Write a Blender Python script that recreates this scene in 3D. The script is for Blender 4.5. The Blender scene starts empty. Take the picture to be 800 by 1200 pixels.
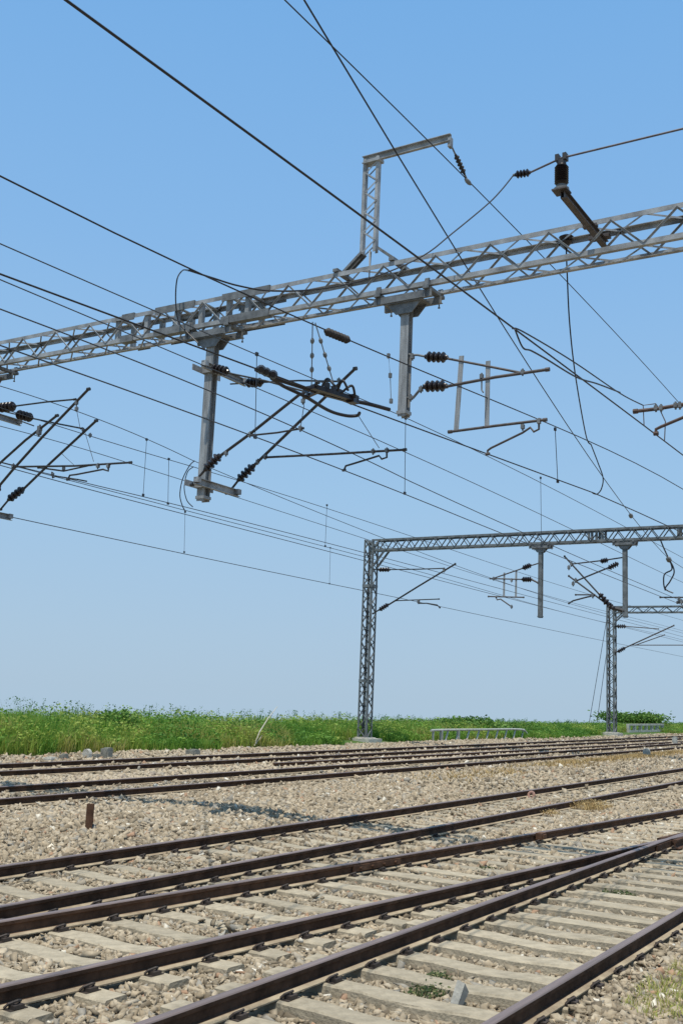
import bpy, math, random
import numpy as np
from mathutils import Vector, Matrix
random.seed(7); rng = np.random.default_rng(7)
sc = bpy.context.scene
col = sc.collection
R = math.radians
# ------------------------------------------------------------------ camera (solved from the rails and the gantries)
F, PITCH, ROLL, YAW, H = 1233.3083, 0.172341749, 0.0417487774, 0.556087291, 2.01691627
fw = Vector((math.cos(PITCH)*math.cos(YAW), math.cos(PITCH)*math.sin(YAW), math.sin(PITCH)))
r0 = Vector((math.sin(YAW), -math.cos(YAW), 0)); u0 = r0.cross(fw)
rt = r0*math.cos(ROLL) + u0*math.sin(ROLL); up = u0*math.cos(ROLL) - r0*math.sin(ROLL)
CAM = Vector((0, 0, H))
def ray(q): return fw + rt*((q[0]-400)/F) - up*((q[1]-600)/F)
def at(q, ax, v):
    """world point seen at photo position q on the plane x=v, y=v or z=v"""
    d = ray(q); i = 'XYZ'.index(ax)
    return CAM + d*((v - CAM[i])/d[i])
def at_oblique(q, x0, y0, s):
    d = ray(q); k = y0 - s*x0           # plane  y = k + s x
    return CAM + d*(k/(d.y - s*d.x))
cam = bpy.data.cameras.new('camera'); co = bpy.data.objects.new('camera', cam); col.objects.link(co)
cam.sensor_fit = 'VERTICAL'; cam.sensor_height = 24; cam.lens = F/1200*24
cam.clip_start = .1; cam.clip_end = 6000
m = Matrix((rt, up, -fw)).transposed().to_4x4(); m.translation = CAM; co.matrix_world = m
sc.camera = co
# ------------------------------------------------------------------ object helpers
def tag(o, label=None, cat=None, group=None, kind=None):
    if label: o['label'] = label
    if cat: o['category'] = cat
    if group: o['group'] = group
    if kind: o['kind'] = kind
    return o
def thing(name, label, cat, loc, group=None):
    o = bpy.data.objects.new(name, None); col.objects.link(o)
    o.location = loc; o.empty_display_size = .2
    return tag(o, label, cat, group)
def origin(o):
    v = Vector((0, 0, 0))
    while o is not None: v += o.location; o = o.parent
    return v
class MB:
    def __init__(s): s.v = []; s.f = []; s.mi = []
    def add(s, vs, fs, mi=0):
        b = len(s.v); s.v += [tuple(x) for x in vs]
        s.f += [tuple(b+i for i in f) for f in fs]; s.mi += [mi]*len(fs)
    def sweep(s, prof, p, q, up=(0, 0, 1), mi=0):
        p = Vector(p); q = Vector(q); d = (q-p).normalized(); u = Vector(up)
        if abs(d.dot(u)) > .999: u = Vector((1, 0, 0)) if abs(d.x) < .9 else Vector((0, 1, 0))
        sd = d.cross(u).normalized(); u = sd.cross(d)
        n = len(prof)
        vs = [p + sd*a + u*b for a, b in prof] + [q + sd*a + u*b for a, b in prof]
        fs = [(i, (i+1) % n, n+(i+1) % n, n+i) for i in range(n)]
        fs += [tuple(range(n-1, -1, -1)), tuple(range(n, 2*n))]
        s.add(vs, fs, mi); return s
    def bar(s, p, q, w, h, up=(0, 0, 1), mi=0):
        return s.sweep([(-w/2, -h/2), (w/2, -h/2), (w/2, h/2), (-w/2, h/2)], p, q, up, mi)
    def box(s, c, sz, mi=0):
        c = Vector(c); return s.bar(c-Vector((sz[0]/2, 0, 0)), c+Vector((sz[0]/2, 0, 0)), sz[1], sz[2], mi=mi)
    def tube(s, pts, r, n=8, mi=0):
        pts = [Vector(p) for p in pts]; rings = []; u = None
        for i, p in enumerate(pts):
            d = (pts[min(i+1, len(pts)-1)] - pts[max(i-1, 0)]).normalized()
            if u is None: u = Vector((0, 0, 1)) if abs(d.z) < .9 else Vector((1, 0, 0))
            sd = d.cross(u).normalized(); u = sd.cross(d).normalized()
            rr = r[i] if isinstance(r, (list, tuple)) else r
            rings.append([p + (sd*math.cos(a) + u*math.sin(a))*rr for a in [2*math.pi*k/n for k in range(n)]])
        vs = [v for rg in rings for v in rg]; fs = []
        for i in range(len(pts)-1):
            for k in range(n): fs.append((i*n+k, i*n+(k+1) % n, (i+1)*n+(k+1) % n, (i+1)*n+k))
        fs += [tuple(range(n-1, -1, -1)), tuple(range((len(pts)-1)*n, len(pts)*n))]
        s.add(vs, fs, mi); return s
    def lathe(s, p, q, prof, n=14, mi=0):
        """prof: (t 0..1 along pq, radius)"""
        p = Vector(p); q = Vector(q); d = (q-p).normalized()
        u = Vector((0, 0, 1)) if abs(d.z) < .9 else Vector((1, 0, 0))
        sd = d.cross(u).normalized(); u = sd.cross(d)
        vs = [p+(q-p)*t + (sd*math.cos(2*math.pi*k/n)+u*math.sin(2*math.pi*k/n))*rr for t, rr in prof for k in range(n)]
        fs = [(i*n+k, i*n+(k+1) % n, (i+1)*n+(k+1) % n, (i+1)*n+k) for i in range(len(prof)-1) for k in range(n)]
        fs += [tuple(range(n-1, -1, -1)), tuple(range((len(prof)-1)*n, len(prof)*n))]
        s.add(vs, fs, mi); return s
    def prism(s, poly, d, mi=0):
        n = len(poly); d = Vector(d); vs = [Vector(p) for p in poly]; vs = vs + [v+d for v in vs]
        s.add(vs, [(i, (i+1) % n, n+(i+1) % n, n+i) for i in range(n)] + [tuple(range(n-1, -1, -1)), tuple(range(n, 2*n))], mi); return s
    def build(s, name, mats, parent=None, smooth=False, loc=None):
        me = bpy.data.meshes.new(name)
        o0 = origin(parent) if parent else Vector(loc) if loc is not None else Vector((0, 0, 0))
        me.from_pydata([(v[0]-o0.x, v[1]-o0.y, v[2]-o0.z) for v in s.v], [], s.f)
        for mm in (mats if isinstance(mats, (list, tuple)) else [mats]): me.materials.append(mm)
        me.polygons.foreach_set('material_index', s.mi)
        if smooth:
            me.polygons.foreach_set('use_smooth', [True]*len(s.f)); me.set_sharp_from_angle(angle=R(40))
        import bmesh
        bm = bmesh.new(); bm.from_mesh(me); bmesh.ops.recalc_face_normals(bm, faces=bm.faces); bm.to_mesh(me); bm.free()
        o = bpy.data.objects.new(name, me); col.objects.link(o)
        if parent: o.parent = parent
        elif loc is not None: o.location = loc
        return o
def pieces(mb, name, m, parent):
    """one object per connected run of touching shapes in mb"""
    n = len(mb.v); par = list(range(n))
    def fd(i):
        while par[i] != i: par[i] = par[par[i]]; i = par[i]
        return i
    for f in mb.f:
        for k in f[1:]: par[fd(k)] = fd(f[0])
    isl = {}
    for i in range(n): isl.setdefault(fd(i), []).append(i)
    A = np.array(mb.v); keys = list(isl); lo = np.array([A[isl[k]].min(0) for k in keys]); hi = np.array([A[isl[k]].max(0) for k in keys]); g = list(range(len(keys)))
    def fg(i):
        while g[i] != i: i = g[i]
        return i
    for i in range(len(keys)):
        for j in range(i):
            if np.maximum(0, np.maximum(lo[i]-hi[j], lo[j]-hi[i])).max() < .004: g[fg(i)] = fg(j)
    grp = {}
    for i, k in enumerate(keys): grp.setdefault(fg(i), []).append(k)
    out = []
    for ks in grp.values():
        ids = set(v for k in ks for v in isl[k]); mp = {}; q = MB()
        for v in sorted(ids): mp[v] = len(q.v); q.v.append(mb.v[v])
        for f, mi in zip(mb.f, mb.mi):
            if f[0] in ids: q.f.append(tuple(mp[v] for v in f)); q.mi.append(mi)
        out.append(q.build(name, m, parent))
    return out
def Lsec(a, t): return [(0, 0), (a, 0), (a, t), (t, t), (t, a), (0, a)]
def Lflip(a, t, sx, sy): return [(sx*x, sy*y) for x, y in Lsec(a, t)]
def Csec(h, b, t): return [(0, -h/2), (b, -h/2), (b, -h/2+t), (t, -h/2+t), (t, h/2-t), (b, h/2-t), (b, h/2), (0, h/2)]
def Hsec(h, b, t): 
    return [(-b/2, -h/2), (b/2, -h/2), (b/2, -h/2+t), (t/2, -h/2+t), (t/2, h/2-t), (b/2, h/2-t), (b/2, h/2), (-b/2, h/2), (-b/2, h/2-t), (-t/2, h/2-t), (-t/2, -h/2+t), (-b/2, -h/2+t)]
def insul_prof(n, rs, rc):
    pr = [(0, rc*.9), (.06, rc*1.1)]
    for i in range(n):
        a = .08+.84*i/n; s_ = .84/n
        pr += [(a+s_*.05, rc), (a+s_*.3, rs*.85), (a+s_*.48, rs), (a+s_*.66, rs*.9), (a+s_*.8, rc*1.05)]
    return pr + [(.94, rc*1.1), (1, rc*.9)]
def np_mesh(name, V, Fc, mat, tint=None, loc=None, parent=None):
    """V (n,3); Fc list of (m,k) int arrays; tint (n,) point attribute"""
    me = bpy.data.meshes.new(name); V = np.asarray(V, np.float32)
    if loc is not None: V = V - np.asarray(loc, np.float32)
    me.vertices.add(len(V)); me.vertices.foreach_set('co', V.ravel())
    loops = np.concatenate([f.ravel() for f in Fc]).astype(np.int32)
    sizes = np.concatenate([np.full(len(f), f.shape[1], np.int32) for f in Fc])
    me.loops.add(len(loops)); me.loops.foreach_set('vertex_index', loops)
    me.polygons.add(len(sizes)); me.polygons.foreach_set('loop_start', np.concatenate([[0], np.cumsum(sizes)[:-1]]).astype(np.int32))
    me.update(calc_edges=True); me.validate()
    if tint is not None:
        a = me.attributes.new('tint', 'FLOAT', 'POINT'); a.data.foreach_set('value', np.asarray(tint, np.float32))
    me.materials.append(mat)
    o = bpy.data.objects.new(name, me); col.objects.link(o)
    if loc is not None: o.location = loc
    if parent: o.parent = parent
    return o
# ------------------------------------------------------------------ materials
def mat(name, base, rough=.6, metal=0., var=.25, scale=6., bump=0., bscale=40., second=None, streak=None, spec=.5):
    m = bpy.data.materials.new(name); m.use_nodes = True; nt = m.node_tree; N = nt.nodes; L = nt.links
    b = N['Principled BSDF']; b.inputs['Roughness'].default_value = rough; b.inputs['Metallic'].default_value = metal
    b.inputs['Specular IOR Level'].default_value = spec
    tc = N.new('ShaderNodeTexCoord'); mp = N.new('ShaderNodeMapping'); L.new(tc.outputs['Object'], mp.inputs[0])
    if streak: mp.inputs['Scale'].default_value = streak
    nz = N.new('ShaderNodeTexNoise'); nz.inputs['Scale'].default_value = scale; nz.inputs['Detail'].default_value = 6; nz.inputs['Roughness'].default_value = .65
    L.new(mp.outputs[0], nz.inputs['Vector'])
    rp = N.new('ShaderNodeValToRGB'); L.new(nz.outputs['Fac'], rp.inputs[0])
    s2 = second or tuple(c*(1-var) for c in base)
    rp.color_ramp.elements[0].position = .33; rp.color_ramp.elements[0].color = (*s2, 1)
    rp.color_ramp.elements[1].position = .67; rp.color_ramp.elements[1].color = (*[min(1, c*(1+var*.5)) for c in base], 1)
    L.new(rp.outputs[0], b.inputs['Base Color'])
    if bump:
        n2 = N.new('ShaderNodeTexNoise'); n2.inputs['Scale'].default_value = bscale; n2.inputs['Detail'].default_value = 5
        L.new(tc.outputs['Object'], n2.inputs['Vector'])
        bp = N.new('ShaderNodeBump'); bp.inputs['Strength'].default_value = bump; bp.inputs['Distance'].default_value = .02
        L.new(n2.outputs['Fac'], bp.inputs['Height']); L.new(bp.outputs[0], b.inputs['Normal'])
    return m
def tint_mat(name, stops, rough=.85, trans=0., fine=0., spec=.2):
    m = bpy.data.materials.new(name); m.use_nodes = True; nt = m.node_tree; N = nt.nodes; L = nt.links
    b = N['Principled BSDF']; b.inputs['Roughness'].default_value = rough; b.inputs['Specular IOR Level'].default_value = spec
    at_ = N.new('ShaderNodeAttribute'); at_.attribute_name = 'tint'
    rp = N.new('ShaderNodeValToRGB'); L.new(at_.outputs['Fac'], rp.inputs[0])
    e = rp.color_ramp.elements
    while len(e) < len(stops): e.new(.5)
    for el, (p, c) in zip(e, stops): el.position = p; el.color = (*c, 1)
    out = rp.outputs[0]
    if fine:
        tc = N.new('ShaderNodeTexCoord'); nz = N.new('ShaderNodeTexNoise'); nz.inputs['Scale'].default_value = fine; nz.inputs['Detail'].default_value = 4
        L.new(tc.outputs['Object'], nz.inputs['Vector'])
        mr = N.new('ShaderNodeMapRange'); mr.inputs['To Min'].default_value = .55; mr.inputs['To Max'].default_value = 1.4
        L.new(nz.outputs['Fac'], mr.inputs['Value'])
        mx = N.new('ShaderNodeMix'); mx.data_type = 'RGBA'; mx.blend_type = 'MULTIPLY'; mx.inputs['Factor'].default_value = 1
        L.new(out, mx.inputs['A']); L.new(mr.outputs[0], mx.inputs['B']); out = mx.outputs['Result']
    L.new(out, b.inputs['Base Color'])
    if trans:
        t = N.new('ShaderNodeBsdfTranslucent'); L.new(out, t.inputs['Color'])
        ms = N.new('ShaderNodeMixShader'); ms.inputs[0].default_value = trans
        L.new(b.outputs[0], ms.inputs[1]); L.new(t.outputs[0], ms.inputs[2]); L.new(ms.outputs[0], N['Material Output'].inputs['Surface'])
    return m
GALV = mat('galvanised_steel', (.33, .34, .345), .6, .1, .5, 3.5, .12, 60, spec=.3)
GALV_BACKLIT = mat('backlit_galvanised_steel', (.17, .185, .19), .65, .1, .5, 3.5, .12, 60, spec=.25)  # same steel on the far gantries, backlit darkness put into its colour
GALVP = mat('streaked_galvanised_steel', (.31, .32, .325), .6, .1, .45, 9, .12, 60, streak=(2, 2, .25), spec=.3)
GALVD = mat('weathered_galvanised_steel', (.18, .188, .192), .6, .1, .45, 6, .15, 60, spec=.3)
TUBE = mat('weathered_tube', (.095, .08, .075), .6, .2, .4, 12)
TUBED = mat('dark_tube', (.05, .046, .045), .5, .3, .4, 12)
INS = mat('brown_glazed_porcelain', (.016, .010, .010), .3, 0, .3, 8)
INSG = mat('grey_porcelain', (.05, .045, .042), .7, 0, .3, 8, spec=.2)
WIRE = mat('copper_wire_dark', (.022, .020, .022), .5, .3, .2, 3)
WIREF = mat('copper_wire_grey', (.05, .055, .065), .5, .3, .2, 3)
BUS = mat('aluminium_bus', (.12, .11, .125), .55, .2, .3, 6)
RAIL = mat('rusty_rail', (.082, .047, .031), .8, 0, .5, 5, .2, 80, spec=.1)
RAILTOP = mat('running_surface', (.21, .155, .135), .5, .2, .3, 3, streak=(.3, 6, 1))
RAILBR = mat('brown_rail', (.115, .062, .038), .8, 0, .45, 5, .2, 80, spec=.12)
RAILFOOT = mat('dusty_rail_foot', (.34, .28, .19), .9, 0, .45, 4, .2, 60, second=(.22, .17, .115), spec=.2)
CLIP = mat('rusty_clip', (.06, .045, .037), .7, .2, .4, 30)
CONC = mat('sleeper_concrete', (.38, .325, .235), .9, 0, .28, 7, .5, 45, spec=.2)
def vary(m, lo, hi):
    nt = m.node_tree; N = nt.nodes; L = nt.links; b = N['Principled BSDF']; src = b.inputs['Base Color'].links[0].from_socket
    oi = N.new('ShaderNodeObjectInfo'); mr = N.new('ShaderNodeMapRange'); mr.inputs['To Min'].default_value = lo; mr.inputs['To Max'].default_value = hi; L.new(oi.outputs['Random'], mr.inputs['Value'])
    mx = N.new('ShaderNodeMix'); mx.data_type = 'RGBA'; mx.blend_type = 'MULTIPLY'; mx.inputs['Factor'].default_value = 1
    L.new(src, mx.inputs['A']); L.new(mr.outputs[0], mx.inputs['B']); L.new(mx.outputs['Result'], b.inputs['Base Color'])
vary(CONC, .84, 1.08)
CONCW = mat('pale_concrete', (.5, .48, .42), .9, 0, .3, 5, .4, 30, spec=.2)
CONCG = mat('grey_concrete', (.25, .245, .21), .9, 0, .35, 6, .4, 30, spec=.2)
WHITE = mat('faded_white_paint', (.40, .41, .37), .7, 0, .35, 6)
ORANGE = mat('faded_orange_plastic', (.34, .19, .14), .8, 0, .4, 20)
STONE = tint_mat('ballast_stone', [(0, (.15, .12, .083)), (.25, (.275, .222, .152)), (.55, (.37, .302, .21)), (.8, (.45, .375, .27)), (.9, (.28, .255, .21)), (.97, (.34, .21, .13)), (1, (.62, .57, .47))], .9, 0, 22)
GRASS = tint_mat('wild_grass', [(0, (.035, .095, .015)), (.35, (.095, .225, .03)), (.7, (.19, .35, .05)), (.9, (.36, .40, .08)), (1, (.46, .40, .15))], .6, .4, 0, .3)
DRY = tint_mat('dry_grass', [(0, (.30, .19, .08)), (.5, (.46, .32, .14)), (1, (.56, .44, .22))], .8, .2)
LEAF = tint_mat('weed_leaf', [(0, (.035, .06, .025)), (.6, (.09, .13, .045)), (1, (.22, .21, .09))], .65, .3)
BUSH = tint_mat('bush_leaf', [(0, (.05, .12, .022)), (.6, (.11, .22, .04)), (1, (.22, .34, .08))], .6, .3)
WOOD = mat('grey_stem', (.14, .11, .08), .9, 0, .3, 10)
def ground_mat():
    m = bpy.data.materials.new('ground_dust'); m.use_nodes = True; nt = m.node_tree; N = nt.nodes; L = nt.links
    b = N['Principled BSDF']; b.inputs['Roughness'].default_value = .95; b.inputs['Specular IOR Level'].default_value = .1
    tc = N.new('ShaderNodeTexCoord')
    vo = N.new('ShaderNodeTexVoronoi'); vo.inputs['Scale'].default_value = 16; L.new(tc.outputs['Object'], vo.inputs['Vector'])
    nz = N.new('ShaderNodeTexNoise'); nz.inputs['Scale'].default_value = .9; nz.inputs['Detail'].default_value = 8; L.new(tc.outputs['Object'], nz.inputs['Vector'])
    rp = N.new('ShaderNodeValToRGB'); L.new(nz.outputs['Fac'], rp.inputs[0])
    rp.color_ramp.elements[0].position = .3; rp.color_ramp.elements[0].color = (.21, .17, .118, 1)
    rp.color_ramp.elements[1].position = .7; rp.color_ramp.elements[1].color = (.33, .27, .19, 1)
    sx = N.new('ShaderNodeSeparateXYZ'); L.new(tc.outputs['Object'], sx.inputs[0])
    mr = N.new('ShaderNodeMapRange'); mr.inputs['From Min'].default_value = 24.2; mr.inputs['From Max'].default_value = 25.4; L.new(sx.outputs['Y'], mr.inputs['Value'])
    mx = N.new('ShaderNodeMix'); mx.data_type = 'RGBA'; L.new(mr.outputs[0], mx.inputs['Factor']); L.new(rp.outputs[0], mx.inputs['A']); mx.inputs['B'].default_value = (.07, .12, .03, 1)
    L.new(mx.outputs['Result'], b.inputs['Base Color'])
    bp = N.new('ShaderNodeBump'); bp.inputs['Strength'].default_value = .8; bp.inputs['Distance'].default_value = .04
    L.new(vo.outputs['Distance'], bp.inputs['Height']); L.new(bp.outputs[0], b.inputs['Normal'])
    return m
GROUND = ground_mat()
# ------------------------------------------------------------------ world and sun
SUN_EL = 74; SUN_AZ = Vector((-.93, -.3, 0)).normalized()
w = bpy.data.worlds.new('World'); sc.world = w; w.use_nodes = True; nt = w.node_tree
sk = nt.nodes.new('ShaderNodeTexSky'); sk.sky_type = 'NISHITA'; sk.sun_disc = False
sk.sun_elevation = R(SUN_EL); sk.sun_rotation = math.atan2(SUN_AZ.x, SUN_AZ.y); sk.altitude = 100
sk.air_density = 1.0; sk.dust_density = 0.6; sk.ozone_density = 2.2
bg = nt.nodes['Background']; bg.inputs['Strength'].default_value = .1
tcw = nt.nodes.new('ShaderNodeTexCoord'); sxw = nt.nodes.new('ShaderNodeSeparateXYZ'); nt.links.new(tcw.outputs['Generated'], sxw.inputs[0])
rpw = nt.nodes.new('ShaderNodeValToRGB'); nt.links.new(sxw.outputs['Z'], rpw.inputs[0])
def lin(*c): return tuple((v/255/12.92) if v < 10 else ((v/255+.055)/1.055)**2.4 for v in c) + (1,)
ew = rpw.color_ramp.elements
for q_ in range(4): ew.new(.5)
for e_, (p_, c_) in zip(ew, ((0, (171, 196, 217)), (.05, (169, 197, 221)), (.18, (158, 196, 230)), (.4, (135, 183, 231)), (.6, (118, 173, 228)), (.78, (150, 189, 228)), (1, (196, 214, 232)))): e_.position = p_; e_.color = lin(*c_)
scw = nt.nodes.new('ShaderNodeVectorMath'); scw.operation = 'SCALE'; scw.inputs['Scale'].default_value = 10.2; nt.links.new(rpw.outputs[0], scw.inputs[0])
mxw = nt.nodes.new('ShaderNodeMix'); mxw.data_type = 'RGBA'; mxw.inputs['Factor'].default_value = .97
nt.links.new(sk.outputs[0], mxw.inputs['A']); nt.links.new(scw.outputs[0], mxw.inputs['B']); nt.links.new(mxw.outputs['Result'], bg.inputs['Color'])
sl = bpy.data.lights.new('sun', 'SUN'); sl.energy = 4.7; sl.angle = R(.5); sl.color = (1, .94, .83)
so = bpy.data.objects.new('sun', sl); col.objects.link(so); so.location = (0, 0, 60)
sd = SUN_AZ*math.cos(R(SUN_EL)) + Vector((0, 0, math.sin(R(SUN_EL))))
so.rotation_euler = sd.to_track_quat('Z', 'Y').to_euler()
sc.view_settings.view_transform = 'Standard'; sc.view_settings.look = 'None'; sc.view_settings.gamma = 1; sc.view_settings.exposure = 0
# ------------------------------------------------------------------ ground
G = 1.676
Y3, YF4, YF2 = 2.8756+G/2, 14.9174+G/2, 19.4539+G/2      # centre lines: near main, far main, farthest
Y1 = 7.8457+G/2
def YX(x): return 5.83 - .104*(x-13.4)                       # crossover
def vnoise(x, y, s, seed=0):
    x = np.asarray(x)*s; y = np.asarray(y)*s
    xi = np.floor(x).astype(np.int64); yi = np.floor(y).astype(np.int64); fx = x-xi; fy = y-yi
    fx = fx*fx*(3-2*fx); fy = fy*fy*(3-2*fy)
    def hsh(a, b): 
        v = np.sin(a*127.1 + b*311.7 + seed*17.3)*43758.5453; return v-np.floor(v)
    return (hsh(xi, yi)*(1-fx)+hsh(xi+1, yi)*fx)*(1-fy) + (hsh(xi, yi+1)*(1-fx)+hsh(xi+1, yi+1)*fx)*fy
def bed(x, y):
    x = np.asarray(x, float); y = np.asarray(y, float)
    z = np.full(np.broadcast(x, y).shape, -.203)
    z = z - .03*np.exp(-((y-Y3)/1.2)**4)*(x < 40)
    z = z + .06/(1+np.exp((y-2.72)/.05)) + .10*np.exp(-((y-12.2)/1.6)**2) + .03*np.exp(-((y-18)/.7)**2) + .06*np.clip((2.2-y)/1.5, 0, 1)
    z = z + .05*(vnoise(x, y, .45, 1)-.5)*np.where(np.abs(y-12.2) < 2.2, 1.4, .5)
    z = z + np.clip((y-24.0)/3, 0, 1)*.22
    z = z - np.clip(y-33, 0, None)*.07 - np.clip(np.abs(x-60)-180, 0, None)*.03 - np.clip(-12-y, 0, None)*.03
    return z
xs = np.unique(np.concatenate([np.linspace(-900, -20, 14), np.arange(-20, 40, .5), np.arange(40, 160, 2), np.linspace(160, 1600, 24)]))
ys = np.unique(np.concatenate([np.linspace(-500, -12, 10), np.arange(-12, 34, .4), np.linspace(34, 1500, 30)]))
XX, YY = np.meshgrid(xs, ys, indexing='ij'); ZZ = bed(XX, YY)
nx, ny = XX.shape
idx = np.arange(nx*ny).reshape(nx, ny)
gq = np.stack([idx[:-1, :-1], idx[1:, :-1], idx[1:, 1:], idx[:-1, 1:]], -1).reshape(-1, 4)
gr = np_mesh('ground', np.stack([XX, YY, ZZ], -1).reshape(-1, 3), [gq], GROUND)
gr.data.polygons.foreach_set('use_smooth', [True]*len(gr.data.polygons)); tag(gr, kind='structure')
# ------------------------------------------------------------------ tracks
HEAD = [(-.036, -.012), (-.030, -.002), (-.018, 0), (.018, 0), (.030, -.002), (.036, -.012)]
RP = [(-.075, -.172), (.075, -.172), (.075, -.160), (.03, -.146), (.0095, -.132), (.009, -.062), (.034, -.046), (.036, -.012), (.030, -.002), (.018, 0), (-.018, 0), (-.030, -.002), (-.036, -.012), (-.034, -.046), (-.009, -.062), (-.0095, -.132), (-.03, -.146), (-.075, -.160)]
RP = [(a, b*.82) for a, b in RP]
def rail(parent, pts, m=None, dz=0., name='rail'):
    mb = MB(); n = len(RP); vs = []
    P = [Vector((x, y, dz)) for x, y in pts]
    for i, p in enumerate(P):
        d = (P[min(i+1, len(P)-1)]-P[max(i-1, 0)]).normalized(); sd = Vector((-d.y, d.x, 0))
        vs += [p + sd*a + Vector((0, 0, b)) for a, b in RP]
    fs = []; mi = []
    for i in range(len(P)-1):
        for k in range(n):
            fs.append((i*n+k, i*n+(k+1) % n, (i+1)*n+(k+1) % n, (i+1)*n+k)); mi.append(1 if k in (7, 8, 9, 10, 11) else 2 if k in (1, 2, 16, 17) else 0)
    fs += [tuple(range(n)), tuple(range((len(P)-1)*n, len(P)*n))]; mi += [0, 0]
    mb.v = [tuple(v) for v in vs]; mb.f = fs; mb.mi = mi
    return mb.build(name, [m or RAIL, RAILTOP, RAILFOOT], parent)
def sleeper_mesh(L, name='sleeper'):
    mb = MB(); mb.sweep([(-.135, -.2), (.135, -.2), (.115, -.012), (.10, 0), (-.10, 0), (-.115, -.012)], (0, -L/2, 0), (0, L/2, 0))
    me = bpy.data.meshes.new(name); me.from_pydata(mb.v, [], mb.f); me.materials.append(CONC)
    import bmesh
    bm = bmesh.new(); bm.from_mesh(me); bmesh.ops.recalc_face_normals(bm, faces=bm.faces)
    bmesh.ops.subdivide_edges(bm, edges=[e for e in bm.edges if abs(e.verts[0].co.y-e.verts[1].co.y) > .5], cuts=14)
    for v in bm.verts:
        a = abs(v.co.y); 
        if v.co.z > -.05: v.co.z -= .022*max(0, 1-abs(a)/.45) - random.uniform(-.004, .004); v.co.x += random.uniform(-.006, .006)
    bm.to_mesh(me); bm.free(); return me
SLM = [sleeper_mesh(2.7) for _ in range(3)]
def clip_mesh():
    mb = MB(); mb.box((0, 0, -.0015), (.15, .30, .005))
    for s in (-1, 1):
        mb.tube([(-.07, s*.078, .01), (-.055, s*.10, .035), (.0, s*.125, .05), (.05, s*.10, .038), (.055, s*.075, .02), (.015, s*.07, .022), (-.02, s*.115, .02)], .0105, 6)
        mb.box((0, s*.12, .012), (.09, .06, .03))
    me = bpy.data.meshes.new('rail_clip'); me.from_pydata(mb.v, [], mb.f); me.materials.append(CLIP); return me
CLM = clip_mesh()
SZ = -.147
def put(name, me, parent, loc, rz=0., scale=None):
    o = bpy.data.objects.new(name, me); col.objects.link(o); o.parent = parent
    o.location = Vector(loc) - origin(parent); o.rotation_euler = (random.uniform(-.006, .006), random.uniform(-.012, .012), rz)
    if scale: o.scale = scale
    return o
SLEEPRECTS = []      # x, y, rot, halflen, cover chance
def sleepers(t, xlist, yc, L, nclips, cover, railys):
    """first 100 as parts, the rest as one part"""
    rest = MB()
    near = sorted(xlist, key=lambda x: abs(x-9))[:100]
    cn = set(sorted(near, key=lambda x: abs(x-9))[:nclips])
    for x in sorted(xlist):
        y = yc(x) if callable(yc) else yc; ll = L(x) if callable(L) else L
        jx = x + random.uniform(-.015, .015); rz = random.uniform(-.012, .012)
        SLEEPRECTS.append((jx, y, ll/2, cover(x) if callable(cover) else cover))
        if x in near:
            s = put('sleeper', random.choice(SLM), t, (jx, y, SZ), rz, (1, ll/2.7, 1))
            if x in cn:
                for ry in (railys(x) if callable(railys) else railys):
                    c = bpy.data.objects.new('rail_clip', CLM); col.objects.link(c); c.parent = s
                    c.location = (random.uniform(-.01, .01), (ry-y)/(ll/2.7), .004); c.scale = (1, 2.7/ll, 1)
        else: rest.bar((jx, y-ll/2, SZ-.1), (jx, y+ll/2, SZ-.1), .25, .2)
    if rest.f: tag(rest.build('sleeper', CONC, t), kind='stuff')
XE = 170
GRP = 'railway tracks running side by side'
def straight(y): return [(-14, y), (20, y), (60, y), (XE, y)]
t1 = thing('railway_track', 'middle railway track, half buried in tan ballast below the stone heap', 'railway track', (10, Y1, -.2), GRP)
rail(t1, straight(Y1-G/2)); rail(t1, straight(Y1+G/2))
sleepers(t1, [8.82+.63*k for k in range(-18, 240)], Y1, 2.6, 25, lambda x: .15, [Y1-G/2, Y1+G/2])
t3 = thing('railway_track', 'nearest railway track with pale concrete sleepers fully exposed', 'railway track', (10, Y3, -.2), GRP)
rail(t3, straight(Y3-G/2)); rail(t3, straight(Y3+G/2))
def cross_y(x): return YX(x) if x < 24 else max(YX(24)*.0 + Y3 + (YX(24)-Y3)*max(0, 1-(x-24)/20)**2, Y3)
sl3 = [7.92+.6*k for k in range(-22, 250)]
def bc(x): return Y3 if x < 10.4 or x > 44 else (Y3-1.32 + cross_y(x)+1.3)/2
def bl(x): return 2.64 if x < 10.4 or x > 44 else (cross_y(x)+1.3) - (Y3-1.32)
sleepers(t3, sl3, bc, bl, 50, lambda x: .04, lambda x: [Y3-G/2, Y3+G/2])
tx = thing('railway_track', 'oblique crossover track with a brown rail, running into the nearest track', 'railway track', (10, YX(10), -.2), GRP)
xp = [-14, -4, 4, 12, 20, 24] + [26, 28, 30, 32, 34, 36, 38, 40]
xr3 = rail(tx, [(x, cross_y(x)+G/2*1.005) for x in xp], RAILBR, -.003); xr4 = rail(tx, [(x, cross_y(x)-G/2*1.005) for x in xp], RAIL, -.003)
slx = [9.62+.61*k for k in range(-16, 2)]
sleepers(tx, slx, lambda x: YX(x), lambda x: 2.4, 25, lambda x: .09, lambda x: [YX(x)-G/2, YX(x)+G/2])
for x in [10.52+.6*k for k in range(0, 26)]:       # fastenings of the crossover rails on the shared long bearers
    mb = MB()
for k in range(24):
    x = sl3[0] + .6*round((10.8 + .6*k - sl3[0])/.6)
    for ry, pr in ((YX(x)-G/2, xr4), (YX(x)+G/2, xr3)):
        c = bpy.data.objects.new('rail_clip', CLM); col.objects.link(c); c.parent = pr
        c.location = Vector((x, ry, SZ+.004)) - origin(pr); c.rotation_euler = (0, 0, -.104)
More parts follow.
